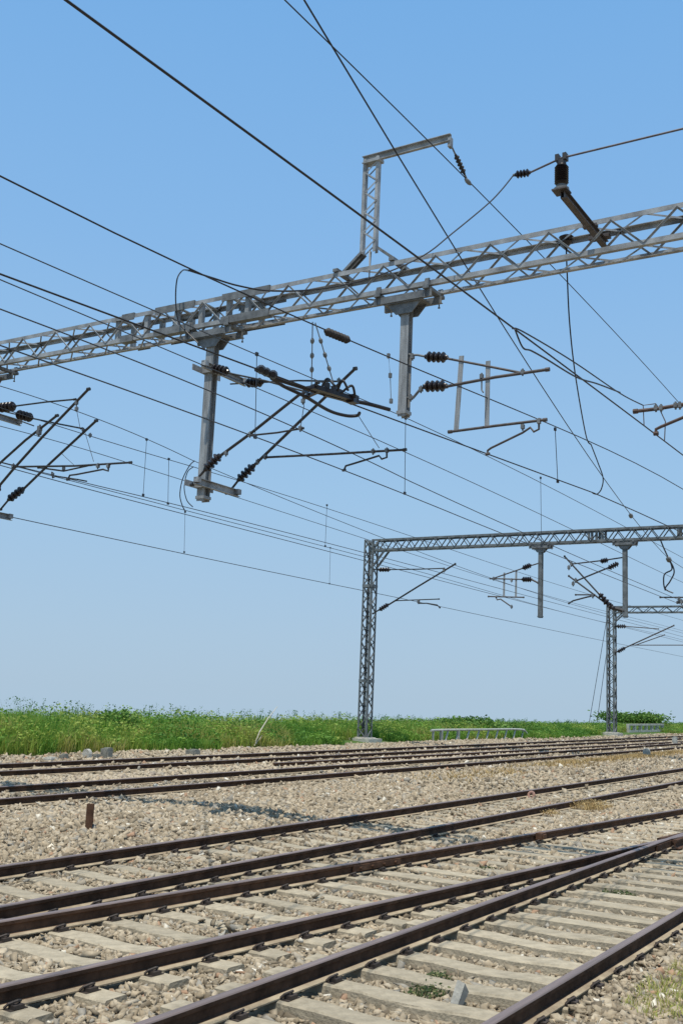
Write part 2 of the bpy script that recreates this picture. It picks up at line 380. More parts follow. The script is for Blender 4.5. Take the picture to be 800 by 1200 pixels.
def railpart(name, parent, x0, x1, yf, zc, hh, off, m=RAIL):
    mb = MB(); mb.bar((x0, yf(x0)+off, zc), (x1, yf(x1)+off, zc), .03, hh)
    for k in range(4):
        x = x0 + (x1-x0)*(k+.5)/4; mb.lathe((x, yf(x)+off-.012, zc), (x, yf(x)+off-.045, zc), [(0, .02), (1, .02)], 6)
    return mb.build(name, m, parent)
railpart('joint_bar', xr3, 11.6, 12.6, lambda x: YX(x)+G/2, -.07, .072, -.03, RAILBR)
a = at((619, 985), 'Y', YX(15.2)+G/2)
mb = MB(); mb.box((a.x, YX(a.x)+G/2-.07, -.05), (.2, .1, .10)); mb.box((a.x, YX(a.x)+G/2-.125, -.05), (.12, .04, .06)); mb.build('bond_box', RAILBR, xr3)
# frog: wing rails and nose between the near main's far rail and the crossover rail
xc = 13.4 + (4.99-4.5516)/.104
mb = MB()
for sgn, sl_ in ((1, 0), (-1, -.104)):
    for a_, b_ in (((-2.1, .085), (.1, .09)), ((.1, .09), (1.2, .16))):
        pass
wy = lambda x: 4.5516 - .104*(x-xc)
fr = MB()
fr.sweep(RP, (xc-.15, wy(xc-.15)-.13, -.006), (xc+2.2, 4.5516-.15, -.006)); fr.sweep(RP, (xc-.15, 4.5516+.13, -.006), (xc+2.2, wy(xc+2.2)+.15+.02, -.006))
fr.box((xc-.1, 4.5516+.005, -.09), (1.6, .11, .12))
fr.build('crossing_frog', RAIL, tx)
tf = thing('railway_track', 'second farthest railway track, low dark rails beyond the stone heap', 'railway track', (20, YF4, -.2), GRP)
rail(tf, straight(YF4-G/2)); rail(tf, straight(YF4+G/2))
rail(tf, [(26, 18.13), (43, 17.86), (72, 17.6), (110, 17.2), (XE, 16.6)], RAILBR, -.006, 'turnout_rail')
sleepers(tf, [12+.63*k for k in range(-20, 240)], YF4, 2.6, 0, .55, [])
tg = thing('railway_track', 'farthest railway track, running along the foot of the grass bank', 'railway track', (20, YF2, -.2), GRP)
rail(tg, straight(YF2-G/2)); rail(tg, straight(YF2+G/2))
sleepers(tg, [12+.63*k for k in range(-20, 240)], YF2, 2.6, 0, .6, [])
# ------------------------------------------------------------------ ballast stones
def ico():
    p = (1+5**.5)/2
    V = np.array([(-1, p, 0), (1, p, 0), (-1, -p, 0), (1, -p, 0), (0, -1, p), (0, 1, p), (0, -1, -p), (0, 1, -p), (p, 0, -1), (p, 0, 1), (-p, 0, -1), (-p, 0, 1)], float)
    Fc = np.array([(0, 11, 5), (0, 5, 1), (0, 1, 7), (0, 7, 10), (0, 10, 11), (1, 5, 9), (5, 11, 4), (11, 10, 2), (10, 7, 6), (7, 1, 8), (3, 9, 4), (3, 4, 2), (3, 2, 6), (3, 6, 8), (3, 8, 9), (4, 9, 5), (2, 4, 11), (6, 2, 10), (8, 6, 7), (9, 8, 1)])
    return V/np.linalg.norm(V[0]), Fc
CUBEV = np.array([(x, y, z) for x in (-1, 1) for y in (-1, 1) for z in (-1, 1)], float)*.62
CUBEF = np.array([(0, 1, 3, 2), (4, 6, 7, 5), (0, 4, 5, 1), (2, 3, 7, 6), (0, 2, 6, 4), (1, 5, 7, 3)])
OCTF = None
def rocks(px, py, pz, size, tint, base, faces, jit):
    n = len(px); k = len(base)
    q = rng.normal(size=(n, 4)); q /= np.linalg.norm(q, axis=1)[:, None]
    a, b, c, d = q.T
    Rm = np.stack([1-2*(c*c+d*d), 2*(b*c-a*d), 2*(b*d+a*c), 2*(b*c+a*d), 1-2*(b*b+d*d), 2*(c*d-a*b), 2*(b*d-a*c), 2*(c*d+a*b), 1-2*(b*b+c*c)], 1).reshape(n, 3, 3)
    sc3 = np.stack([rng.uniform(.85, 1.9, n), rng.uniform(.5, 1., n), rng.uniform(.32, .75, n)], 1)
    V = base[None]*(1+np.clip(rng.normal(0, jit, (n, k, 1)), -.42, .34)) + np.clip(rng.normal(0, jit*.5, (n, k, 3)), -.25, .25)
    V = V*sc3[:, None, :]; V = np.einsum('nij,nkj->nki', Rm, V)
    V[:, :, 2] *= .8
    V = V*size[:, None, None] + np.stack([px, py, pz], 1)[:, None, :]
    Fc = faces[None] + (np.arange(n)*k)[:, None, None]
    return V.reshape(-1, 3), Fc.reshape(-1, faces.shape[1]), np.repeat(tint, k)
def wedge(n, d0, d1, a0=R(8), a1=R(57)):
    d = np.sqrt(rng.uniform(d0*d0, d1*d1, n)); a = rng.uniform(a0, a1, n); return d*np.cos(a), d*np.sin(a)
SR = np.array(SLEEPRECTS)
RY = [Y1-G/2, Y1+G/2, Y3-G/2, Y3+G/2, YF4-G/2, YF4+G/2, YF2-G/2, YF2+G/2]
def keep_mask(x, y, size):
    ok = (y > -7) & (y < 24.6 + .5*vnoise(x, x*0, .7, 5))
    for ry in RY: ok &= np.abs(y-ry) > .07 + size*.55
    cy = np.where(x < 24, YX(x), Y3 + (YX(24)-Y3)*np.clip(1-(x-24)/20, 0, 1)**2)
    for s in (-1, 1): ok &= (np.abs(y-cy-s*G/2) > .07 + size*.55) | (x > 41)
    on = np.zeros(len(x), bool); cov = np.zeros(len(x))
    order = np.argsort(x); xs_ = x[order]
    for sx, sy, hl, c in SLEEPRECTS:
        i0, i1 = np.searchsorted(xs_, [sx-.17, sx+.17]); ii = order[i0:i1]
        k = ii[np.abs(y[ii]-sy) < hl+.02]; on[k] = True; cov[k] = c
    return ok, on, cov
def scatter(n, d0, d1, s0, s1, base, faces, jit, lift=0., a0=R(8), a1=R(57)):
    x, y = wedge(n, d0, d1, a0, a1); size = rng.uniform(s0, s1, n)*rng.choice([.6, .8, 1, 1, 1.15], n)
    ok, on, cov = keep_mask(x, y, size)
    patch = vnoise(x, y, 1.1, 9)
    cov = np.where((y < 2.74), 3., cov)
    ok &= (~on) | ((rng.uniform(size=n) < cov*.8) & (patch < cov*1.15))
    # fewer, smaller stones on the worn strip near the camera
    x, y, size, on = x[ok], y[ok], size[ok], on[ok]
    z = bed(x, y) + size*rng.uniform(.05, .75, len(x)) + lift*rng.uniform(0, 1, len(x))
    z = np.where(on, SZ + size*np.where(y < 2.74, rng.uniform(0, .6, len(x)), .25), np.minimum(z, np.where(np.abs(y-12.2) < 2.2, 1, -.137)))
    zone = vnoise(x, y, .22, 3)
    t = np.clip(rng.normal(.5, .24, len(x)) + .25*(zone-.5), 0, .86)
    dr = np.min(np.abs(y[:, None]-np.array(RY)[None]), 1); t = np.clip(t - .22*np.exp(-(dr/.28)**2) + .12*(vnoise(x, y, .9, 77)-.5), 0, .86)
    t = np.where(rng.uniform(size=len(x)) < .06, .9, t); t = np.where(rng.uniform(size=len(x)) < .02, .965, t); t = np.where(rng.uniform(size=len(x)) < .012, 1, t)
    t = np.where((np.abs(y-18) < .8) & (x < 60), np.clip(t*.5+.5, 0, .92), t)
    return rocks(x, y, z, size, t, base, faces, jit)
IV, IF = ico()
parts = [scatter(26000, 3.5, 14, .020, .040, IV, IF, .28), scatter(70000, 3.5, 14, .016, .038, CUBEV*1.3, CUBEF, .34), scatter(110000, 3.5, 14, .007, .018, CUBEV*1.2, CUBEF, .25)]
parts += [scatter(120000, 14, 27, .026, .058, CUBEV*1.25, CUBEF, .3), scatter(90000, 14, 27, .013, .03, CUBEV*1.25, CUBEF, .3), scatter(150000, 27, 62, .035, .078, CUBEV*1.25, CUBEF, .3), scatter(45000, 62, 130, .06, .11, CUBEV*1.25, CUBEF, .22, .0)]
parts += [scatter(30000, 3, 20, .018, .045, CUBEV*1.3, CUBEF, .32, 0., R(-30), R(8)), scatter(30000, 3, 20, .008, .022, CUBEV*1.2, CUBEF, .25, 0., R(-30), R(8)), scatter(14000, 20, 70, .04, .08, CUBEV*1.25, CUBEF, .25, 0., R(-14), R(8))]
V = []; F3 = []; F4 = []; T = []; o_ = 0
for v, f, t in parts:
    V.append(v); T.append(t); (F3 if f.shape[1] == 3 else F4).append(f+o_); o_ += len(v)
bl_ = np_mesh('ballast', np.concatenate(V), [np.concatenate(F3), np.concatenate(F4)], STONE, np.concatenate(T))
tag(bl_, 'tan crushed stone ballast lying around and between the tracks', 'ballast', kind='stuff')
# ------------------------------------------------------------------ grass bank, dry grass, weeds, bushes
def blades(x, y, z, h, wd, lean, tint, az=None):
    n = len(x); az = rng.uniform(0, 2*np.pi, n); ld = rng.uniform(0, 2*np.pi, n)
    dx, dy = np.cos(az)*wd/2, np.sin(az)*wd/2
    lx, ly = np.cos(ld)*lean*h, np.sin(ld)*lean*h
    V = np.empty((n, 5, 3))
    V[:, 0] = np.stack([x-dx, y-dy, z], 1); V[:, 1] = np.stack([x+dx, y+dy, z], 1)
    V[:, 2] = np.stack([x+dx*.8+lx*.35, y+dy*.8+ly*.35, z+h*.6], 1); V[:, 3] = np.stack([x-dx*.8+lx*.35, y-dy*.8+ly*.35, z+h*.6], 1)
    V[:, 4] = np.stack([x+lx, y+ly, z+h*(1-.25*lean)], 1)
    b = (np.arange(n)*5)[:, None]
    return V.reshape(-1, 3), b+np.array([[0, 1, 2, 3]]), b+np.array([[3, 2, 4]]), np.repeat(tint, 5)
def leaves(x, y, z, s, tint):
    n = len(x); u = rng.normal(size=(n, 3)); u /= np.linalg.norm(u, axis=1)[:, None]; u[:, 2] = u[:, 2]*.5+.1
    v = rng.normal(size=(n, 3)); v -= u*np.sum(u*v, 1)[:, None]/np.sum(u*u, 1)[:, None]; v /= np.linalg.norm(v, axis=1)[:, None]
    c = np.stack([x, y, z], 1); s = s[:, None]
    V = np.stack([c-u*s, c+v*s*.45, c+u*s, c-v*s*.45], 1)
    return V.reshape(-1, 3), (np.arange(n)*4)[:, None]+np.array([[0, 1, 2, 3]]), np.repeat(tint, 4)
def join(name, items, m, **kw):
    V = []; A = []; B = []; T = []; o = 0
    for it in items:
        v, fs, t = it[0], it[1:-1], it[-1]
        for f in fs: (A if f.shape[1] == 4 else B).append(f+o)
        V.append(v); T.append(t); o += len(v)
    return np_mesh(name, np.concatenate(V), [np.concatenate(q) for q in (A, B) if q], m, np.concatenate(T), **kw)
def clear(x, y):
    return ~(((x > 40.5) & (x < 46) & (y < 26.0)) | ((x > 74) & (x < 83) & (y < 25.4)) | ((x > 47) & (x < 62) & (y < 25.05)) | ((x > 80) & (x < 98) & (y < 26.3)))
def bankh(x): return np.interp(x, [8, 15, 30, 45, 70, 98, 150], [1.65, 1.55, 1.3, 1.08, .86, .66, .6])
def patchy(x, y): return np.clip(1.35*vnoise(x, y, .3, 11) + .6*vnoise(x, y, 1.4, 12) - .40 + .34*np.exp(-((x-50)/9)**2) + .14*np.exp(-((x-27)/4)**2), 0, 1)
items = []
n = 190000
x = 8 + 150*rng.uniform(0, 1, n)**1.5; y = 24.3 + .7*vnoise(x, x*0, .8, 5) + 9*rng.uniform(0, 1, n)**1.3; kk = clear(x, y); x, y = x[kk], y[kk]; n = len(x)
hm = bankh(x)*(.45+.55*np.clip((y-24.3)/2.2, 0, 1))*(.45+.6*vnoise(x, y, .75, 21))
items.append(blades(x, y, bed(x, y)-.02, hm*rng.uniform(.55, 1.0, n), rng.uniform(.014, .04, n), rng.uniform(.05, .6, n), np.clip(.2+.75*patchy(x, y)+rng.normal(0, .08, n), 0, .97)))
n = 150000
x = 8 + 150*rng.uniform(0, 1, n)**1.8; y = 24.4 + .7*vnoise(x, x*0, .8, 5) + 8*rng.uniform(0, 1, n)**1.4; kk = clear(x, y); x, y = x[kk], y[kk]; n = len(x)
cl = vnoise(x, y, 1.6, 33)
hm = bankh(x)*(.35+.6*np.clip((y-24.3)/2.0, 0, 1))*(.42+.62*cl)
items.append(leaves(x, y, bed(x, y)+hm*rng.uniform(.1, 1, n), rng.uniform(.03, .10, n), np.clip(.05+.75*patchy(x+9, y)+.5*(cl-.45)+rng.normal(0, .07, n), 0, .84)))
# tall seed stalks standing above the grass
n = 900; sx = 9 + 140*rng.uniform(0, 1, n)**1.4; sy = rng.uniform(25.3, 31, n); sh = bankh(sx)*rng.uniform(.75, 1.18, n)
items.append(blades(sx, sy, bed(sx, sy), sh, np.full(n, .02), rng.uniform(.03, .2, n), rng.uniform(.1, .5, n)))
k = 14
lx = np.repeat(sx, k) + rng.normal(0, .045, n*k); ly = np.repeat(sy, k) + rng.normal(0, .045, n*k); lz = np.repeat(bed(sx, sy)+sh*.9, k) + rng.uniform(-.22, .08, n*k)
items.append(leaves(lx, ly, lz, rng.uniform(.02, .05, n*k), rng.uniform(0, .35, n*k)))
tag(join('grass', items, GRASS), 'tall green wild grass and weeds on the bank behind the tracks', 'grass', kind='stuff')
# dry yellow grass in the ballast (right middle) and by the camera (bottom right)
items = []
for n, cx, cy, rx, ry, hh in ((22000, 50, 13.3, 14, .6, .24), (3000, 32, 12.6, 7, .6, .16), (6000, 66, 13.4, 14, .5, .25)):
    x = cx + rng.normal(0, rx/1.7, n); y = cy + rng.normal(0, ry/1.7, n); kk = vnoise(x, y, .8, 41) > .36; x, y = x[kk], y[kk]; n = len(x)
    items.append(blades(x, y, bed(x, y)+.02, hh*rng.uniform(.4, 1, n), rng.uniform(.012, .03, n), rng.uniform(.2, 1.1, n), rng.uniform(0, 1, n)))
tag(join('dry_grass', items, DRY), 'dry yellow grass growing through the ballast beside the far tracks', 'dry grass', kind='stuff')
items = []
n = 13000; x = rng.uniform(7.2, 14, n); y = rng.uniform(.6, 2.5, n); kk = (vnoise(x, y, 2.2, 51) > .40+.5*np.clip((y-2.25)/.4, 0, 1)); x, y = x[kk], y[kk]; n = len(x)
items.append(blades(x, y, bed(x, y)+.02, rng.uniform(.04, .11, n), rng.uniform(.004, .009, n), rng.uniform(.3, 1.2, n), np.clip(rng.normal(.95, .07, n), .6, 1)))
tag(join('grass', items, GRASS), 'short yellowing grass among the stones at the lower right corner', 'grass', kind='stuff')
def weed(q, label, n, rad, hh, m, dry=False, z=-.2):
    p = at(q, 'Z', z); x = p.x + rad*np.clip(rng.normal(0, .6, n), -1, 1); y = p.y + rad*.7*np.clip(rng.normal(0, .6, n), -1, 1)
    b0 = float(bed(p.x, p.y))
    it = [blades(x, y, np.full(n, b0), hh*rng.uniform(.4, 1, n), rng.uniform(.006, .012, n), rng.uniform(.2, .9, n), rng.uniform(0, 1, n)),
          leaves(x+rng.normal(0, .02, n), y+rng.normal(0, .02, n), b0 + hh*rng.uniform(.2, .9, n), rng.uniform(.012, .026, n), rng.uniform(0, 1, n))]
    tag(join('weed', it, m, loc=(p.x, p.y, b0)), label, 'weed', 'weeds in the ballast')
weed((500, 1165), 'grey green weed beside the broken concrete stub between the nearest rails', 190, .16, .10, LEAF)
weed((512, 1148), 'small bright green weed just behind the concrete stub, on the far side of its sleeper', 110, .12, .10, LEAF)
weed((722, 1049), 'low green weed between the nearest rails by the right edge', 220, .26, .10, LEAF)
weed((650, 1040), 'thin weed at the foot of the nearest track left of the low green one', 120, .2, .08, LEAF)
weed((570, 1022), 'yellow green weed between the crossover rails', 90, .16, .09, LEAF)
weed((690, 950), 'yellowish grass tuft on the ballast between the middle track and the crossover', 900, .55, .26, DRY)
weed((640, 957), 'small dry tuft left of the larger yellowish tuft', 260, .3, .16, DRY)
def bush(q, z, ax, v, rx, hh, n, label):
    p = at(q, ax, v); b0 = float(bed(p.x, p.y)); t = thing('bush', label, 'bush', (p.x, p.y, b0), 'bushes on the grass bank')
    st = MB()
    for i in range(6):
        a = i*1.05; st.tube([(p.x, p.y, b0), (p.x+rx*.4*math.cos(a), p.y+rx*.4*math.sin(a), b0+hh*.5), (p.x+rx*.7*math.cos(a), p.y+rx*.7*math.sin(a), b0+hh*.85)], [.03, .02, .008], 5)
    st.build('stem', WOOD, t)
    cl_ = np.clip(rng.normal(size=(16, 3)), -1.6, 1.6)*np.array([rx*.42, rx*.4, hh*.2]) + np.array([0, 0, hh*.55]); cl_[:, 2] = np.minimum(cl_[:, 2], hh*(.86-.42*(cl_[:, 0]/rx)**2))
    ci = rng.integers(0, 16, n); d = rng.normal(size=(n, 3))*np.array([rx*.2, rx*.2, hh*.13]) + cl_[ci]
    d[:, 2] = np.where(d[:, 2] < .05, .1, d[:, 2])
    V, f, T = leaves(p.x+d[:, 0], p.y+d[:, 1], b0+d[:, 2], rng.uniform(.05, .09, n)*(1 + p.x/80), rng.uniform(0, 1, n)*.6+.4*(ci % 3)/2)
    np_mesh('foliage', V - np.array([p.x, p.y, b0]), [f], BUSH, T, parent=t)
bush((742, 856), 0, 'Y', 31.0, 3.4, 1.6, 6000, 'dark green bush beside the far lattice mast')
bush((130, 872), 0, 'Y', 28.5, 1.0, 1.12, 2600, 'small rounded bush standing above the grass at far left')
bush((545, 855), 0, 'Y', 28.0, 3.2, .92, 4000, 'leafy bush in the grass behind the white railing')
# ------------------------------------------------------------------ lattice gantries
def boom(t, X0, wd, Ya, Yb, zb, zt, pitch, ch, lac, GALV=GALV):
    X1 = X0+wd; th = ch*.11
    for (x, z, sx, sz) in ((X0, zt, 1, -1), (X1, zt, -1, -1), (X0, zb, 1, 1), (X1, zb, -1, 1)):
        mb = MB()     # angle section, corner outwards
        pr = [(0, 0), (sx*ch, 0), (sx*ch, sz*th), (sx*th, sz*th), (sx*th, sz*ch), (0, sz*ch)]
        n = 6; vs = [(x+a, Ya, z+b) for a, b in pr] + [(x+a, Yb, z+b) for a, b in pr]
        mb.add(vs, [(i, (i+1) % n, n+(i+1) % n, n+i) for i in range(n)] + [tuple(range(n)), tuple(range(n, 2*n))])
        mb.build('chord', GALV, t)
    ks = int(round(abs(Yb-Ya)/pitch*2)); dy = (Yb-Ya)/ks
    e = ch*.5
    for face in range(4):
        mb = MB()
        for i in range(ks):
            ya, yb = Ya+dy*i, Ya+dy*(i+1); a, b = (1, 0) if i % 2 == 0 else (0, 1)
            if face == 0: P = [(X0+th*2, ya, zb+e+(zt-zb-2*e)*a), (X0+th*2, yb, zb+e+(zt-zb-2*e)*b)]; un = (1, 0, 0)
            if face == 1: P = [(X1-th*2, ya, zb+e+(zt-zb-2*e)*a), (X1-th*2, yb, zb+e+(zt-zb-2*e)*b)]; un = (1, 0, 0)
            if face == 2: P = [(X0+e+(wd-2*e)*a, ya, zt-th*2.5), (X0+e+(wd-2*e)*b, yb, zt-th*2.5)]; un = (0, 0, 1)
            if face == 3: P = [(X0+e+(wd-2*e)*a, ya, zb+th*2.5), (X0+e+(wd-2*e)*b, yb, zb+th*2.5)]; un = (0, 0, 1)
            mb.sweep(Lflip(lac, lac*.16, 1, -1), P[0], P[1], un)
        mb.build('lacing', GALV, t)
def lattice_col(t, X0, wd, Y0, yw, z0, z1, pitch, ch, lac, GALV=GALV):
    th = ch*.12
    for x, sx in ((X0, 1), (X0+wd, -1)):
        for y, sy in ((Y0-yw/2, 1), (Y0+yw/2, -1)):
            mb = MB(); mb.prism([(x, y, z0), (x+sx*ch, y, z0), (x+sx*ch, y+sy*th, z0), (x+sx*th, y+sy*th, z0), (x+sx*th, y+sy*ch, z0), (x, y+sy*ch, z0)], (0, 0, z1-z0)); mb.build('leg', GALV, t)
    ks = int(round((z1-z0)/pitch)); dz = (z1-z0)/ks; e = ch*.5
    for face in range(4):
        mb = MB()
        for i in range(ks):
            za, zb_ = z0+dz*i, z0+dz*(i+1); a, b = (0, 1) if i % 2 == 0 else (1, 0)
            if face < 2:
                x = X0+th*1.6 if face == 0 else X0+wd-th*1.6
                P = [(x, Y0-yw/2+e+(yw-2*e)*a, za), (x, Y0-yw/2+e+(yw-2*e)*b, zb_)]; un = (1, 0, 0)
            else:
                y = Y0-yw/2+th*1.6 if face == 2 else Y0+yw/2-th*1.6
                P = [(X0+e+(wd-2*e)*a, y, za), (X0+e+(wd-2*e)*b, y, zb_)]; un = (0, 1, 0)
            mb.sweep(Lflip(lac, lac*.16, 1, -1), P[0], P[1], un)
        mb.build('lacing', GALV, t)
    mb = MB()
    for zz in (z0+(z1-z0)*.28, z0+(z1-z0)*.76):
        mb.box((X0+wd/2, Y0-yw/2-.006, zz), (wd+.02, .008, .14)); mb.box((X0+wd/2, Y0+yw/2+.006, zz), (wd+.02, .008, .14))
        mb.box((X0-.006, Y0, zz), (.008, yw, .14)); mb.box((X0+wd+.006, Y0, zz), (.008, yw, .14))
    pieces(mb, 'batten', GALV, t)
    mb = MB(); mb.box((X0+wd/2, Y0, z0-.25), (wd+.7, yw+.7, .44)); mb.box((X0+wd/2, Y0, z0-.01), (wd+.25, yw+.25, .06)); mb.build('foundation', CONCW, t)
def drop_arm(t, X0, wd, Y, zb, zbot, s=.18, steel=None):
    xc_ = X0+wd/2-.06; zt = zb-.20
    mb = MB(); mb.sweep(Hsec(s, s, .012), (xc_, Y, zbot), (xc_, Y, zt+.02), (1, 0, 0))
    mb.box((xc_, Y, zbot+.06), (s+.03, s+.03, .05))
    p = mb.build('drop_arm', steel or GALVP, t)
    hb = MB()
    for dx in (-.17, .17):
        hb.sweep(Csec(.11, .05, .009), (xc_+dx, Y-.5, zb-.12), (xc_+dx, Y+.5, zb-.12), (0, 0, 1))
    pieces(hb, 'hanger_beam', GALVD, p)
    gp = MB()
    gp.prism([(xc_-.112, Y-.33, zb-.14), (xc_-.112, Y+.33, zb-.14), (xc_-.112, Y+.14, zb-.36), (xc_-.112, Y-.14, zb-.36)], (.016, 0, 0))
    gp.prism([(xc_+.096, Y-.33, zb-.14), (xc_+.096, Y+.33, zb-.14), (xc_+.096, Y+.14, zb-.36), (xc_+.096, Y-.14, zb-.36)], (.016, 0, 0))
    gp.box((xc_, Y, zb-.185), (.3, .68, .012))
    pieces(gp, 'gusset_plate', GALVD, p)
    cb = MB()
    for dy in (-.42, .42):
        cb.prism([(X0-.03, Y+dy-.05, zb-.055), (X0-.03, Y+dy-.05, zb+.10), (X0-.03, Y+dy+.02, zb+.10), (X0-.03, Y+dy+.06, zb-.055)], (.028, 0, 0))
        cb.bar((X0-.05, Y+dy, zb-.035), (X0+wd+.05, Y+dy, zb-.035), .1, .05)
        for xx in (X0-.02, X0+wd+.02): cb.lathe((xx, Y+dy+.03, zb-.2), (xx, Y+dy+.03, zb+.03), [(0, .02), (.08, .02), (.08, .011), (1, .011)], 6)
        cb.prism([(X0+wd+.004, Y+dy-.06, zb-.06), (X0+wd+.004, Y+dy-.03, zb+.1), (X0+wd+.004, Y+dy+.05, zb+.1), (X0+wd+.004, Y+dy+.06, zb-.06)], (.02, 0, 0))
    pieces(cb, 'chord_clamp', GALVD, p)
    return p
XG, WG, ZB, ZT = 13.4, .46, 8.17, 8.67
g1 = thing('portal_gantry', 'nearest and largest grey lattice gantry, with a T shaped mast on top', 'overhead gantry', (XG, 12, -.2), 'overhead line gantries')
boom(g1, XG, WG, -3.0, 27.0, ZB, ZT, .9, .074, .027)
lattice_col(g1, XG-.02, WG+.04, 27.3, .5, .1, ZT+.02, .42, .09, .04)
lattice_col(g1, XG-.02, WG+.04, -3.3, .5, -.05, ZT+.02, .42, .09, .04)
PC, PL, PLL, PR = 7.40, 11.18, 16.9, 1.6
for Y, zb_ in ((PC, 6.2), (PL, 5.13), (PLL, 5.0), (PR, 5.3)): drop_arm(g1, XG, WG, Y, ZB, zb_, .14 if Y == PC else .158)
# splice covers and battens above the left drop arm
sp = MB()
for ya, yb in ((9.9, 10.9), (11.5, 12.4), (12.9, 13.2)):
    for z, s_ in ((ZT+.008, -1), (ZB-.008, 1)):
        sp.bar((XG-.012, ya, z+s_*.055), (XG-.012, yb, z+s_*.055), .014, .13)
        sp.bar((XG+.05, ya, z), (XG+.05, yb, z), .13, .014)
        sp.bar((XG+WG+.012, ya, z+s_*.055), (XG+WG+.012, yb, z+s_*.055), .014, .13)
pieces(sp, 'splice_plate', GALVD, g1)
bt = MB()
for y in (10.35, 10.75, 11.35, 11.9, 12.6, 13.3): 
    for x in (XG+.03, XG+WG-.03): bt.sweep(Lsec(.08, .009), (x, y, ZB+.02), (x, y, ZT-.02), (1, 0, 0))
    bt.bar((XG+.04, y, ZT-.045), (XG+WG-.04, y, ZT-.045), .06, .02)
pieces(bt, 'batten', GALV, g1)
# T mast on top carrying the feeder
tm = MB(); X0 = XG+.2
for y in (8.24, 8.0): tm.sweep(Csec(.09, .05, .008), (X0, y, 8.98), (X0, y, 10.62), (1, 0, 0))
mast = tm.build('feeder_mast', GALV, g1)
lc = MB()
for i in range(9):
    za, zb_ = 9.0+.17*i, 9.17+.17*i; a, b = (8.23, 8.01) if i % 2 == 0 else (8.01, 8.23)
    for xx in (X0-.05, X0+.05): lc.bar((xx, a, za), (xx, b, zb_), .022, .006, (1, 0, 0))
for xx in (XG+.06, XG+WG-.06, XG+.16, XG+.3): lc.tube([(X0+(xx-X0)*.15, 8.12, 9.02), (xx, 8.12+(xx-X0)*.6, ZT)], .011, 5)
pieces(lc, 'lacing', GALV, mast)
br = MB()
for y0, y1 in ((8.26, 8.62), (7.98, 7.6)):
    for xx in (X0-.03, X0+.06): br.sweep(Csec(.075, .04, .008), (xx, y0, 9.02), (xx, y1, ZT+.05), (1, 0, 0))
    br.bar((XG-.03, y1, ZT+.035), (XG+WG+.03, y1, ZT+.035), .09, .05)
pieces(br, 'brace', GALVD, mast)
am = MB(); am.sweep(Csec(.12, .06, .009), (X0+.02, 8.32, 10.62), (X0+.02, 6.74, 10.62), (0, 0, 1)); am.box((X0, 8.12, 10.55), (.16, .3, .05)); am.box((X0+.02, 6.76, 10.55), (.09, .05, .16))
am.build('cross_arm', GALV, mast)
# bracket carrying the post insulator
pb = MB(); yb_ = 4.46
for dy in (-.045, .0): pb.sweep(Csec(.1, .045, .008), (12.22, yb_+dy, 8.53), (XG+WG+.1, yb_+dy, 8.53), (0, 0, 1))
pb.box((12.26, yb_, 8.595), (.2, .2, .02)); pb.box((XG+.02, yb_, 8.60), (.08, .2, .04)); pb.box((XG+WG-.03, yb_, 8.6), (.12, .3, .05))
pb.build('post_bracket', TUBE, g1)
# arms along the track on the left drop arms (carry two cantilevers each)
ca = MB()
for Yp, zz in ((PL, 5.40), (PL, 7.40), (PLL, 5.28), (PLL, 7.25)):
    ca.sweep(Csec(.12, .055, .008), (13.15, Yp-.12, zz), (14.36, Yp-.12, zz), (0, 0, 1)); ca.bar((13.2, Yp+.11, zz), (13.95, Yp+.11, zz), .02, .1)
    ca.box((13.57, Yp, zz), (.24, .26, .09)); ca.box((13.2, Yp-.16, zz+.02), (.09, .09, .09)); ca.box((14.3, Yp-.16, zz+.02), (.09, .09, .09))
pieces(ca, 'cantilever_bracket', GALV, g1)
# second gantry
X2, W2, ZB2, ZT2 = 44.1, .5, 9.02, 9.6
g2 = thing('portal_gantry', 'second lattice gantry, its mast standing on a concrete base in the grass', 'overhead gantry', (X2, 16, -.2), 'overhead line gantries')
boom(g2, X2, W2, 0.5, 25.5, ZB2, ZT2, .72, .095, .04, GALV_BACKLIT)
lattice_col(g2, X2-.02, W2+.04, 25.75, .52, .08, ZT2, .45, .095, .045, GALV_BACKLIT)
lattice_col(g2, X2-.02, W2+.04, .2, .52, -.05, ZT2, .45, .095, .045, GALV_BACKLIT)
kn = MB()
for xx in (X2+.03, X2+W2-.03):
    kn.sweep(Lsec(.08, .01), (xx, 25.48, ZB2-.75), (xx, 24.85, ZB2+.02), (1, 0, 0)); kn.tube([(xx, 25.95, ZT2-.05), (xx, 25.75, ZT2-.35), (xx, 25.55, ZT2-.8), (xx, 25.5, ZT2-1.3)], .035, 6)
kn.bar((X2+.03, 25.9, ZT2-.04), (X2+.03, 24.9, ZB2+.05), .07, .02, (1, 0, 0)); pieces(kn, 'knee_brace', GALV_BACKLIT, g2)
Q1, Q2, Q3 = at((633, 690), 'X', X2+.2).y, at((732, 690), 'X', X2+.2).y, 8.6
for Y in (Q1, Q2, Q3): drop_arm(g2, X2, W2, Y, ZB2, 5.75, .18, GALV_BACKLIT)
b2 = MB()
for px in (690, 699, 706, 795):
    y = at((px, 628), 'X', X2).y
    for x in (X2+.03, X2+W2-.03): b2.sweep(Lsec(.09, .012), (x, y, ZB2+.02), (x, y, ZT2-.02), (1, 0, 0))
pieces(b2, 'batten', GALV_BACKLIT, g2)
X3, W3 = 80., .6
g3 = thing('portal_gantry', 'most distant lattice gantry with a slim double mast and guy wires', 'overhead gantry', (X3, 16, -.2), 'overhead line gantries')
boom(g3, X3, W3, 2., 24.7, 9.12, 9.66, 1.1, .1, .045, GALV_BACKLIT)
lattice_col(g3, X3-.02, W3+.04, 25.0, .62, .1, 9.66, .5, .12, .05, GALV_BACKLIT)
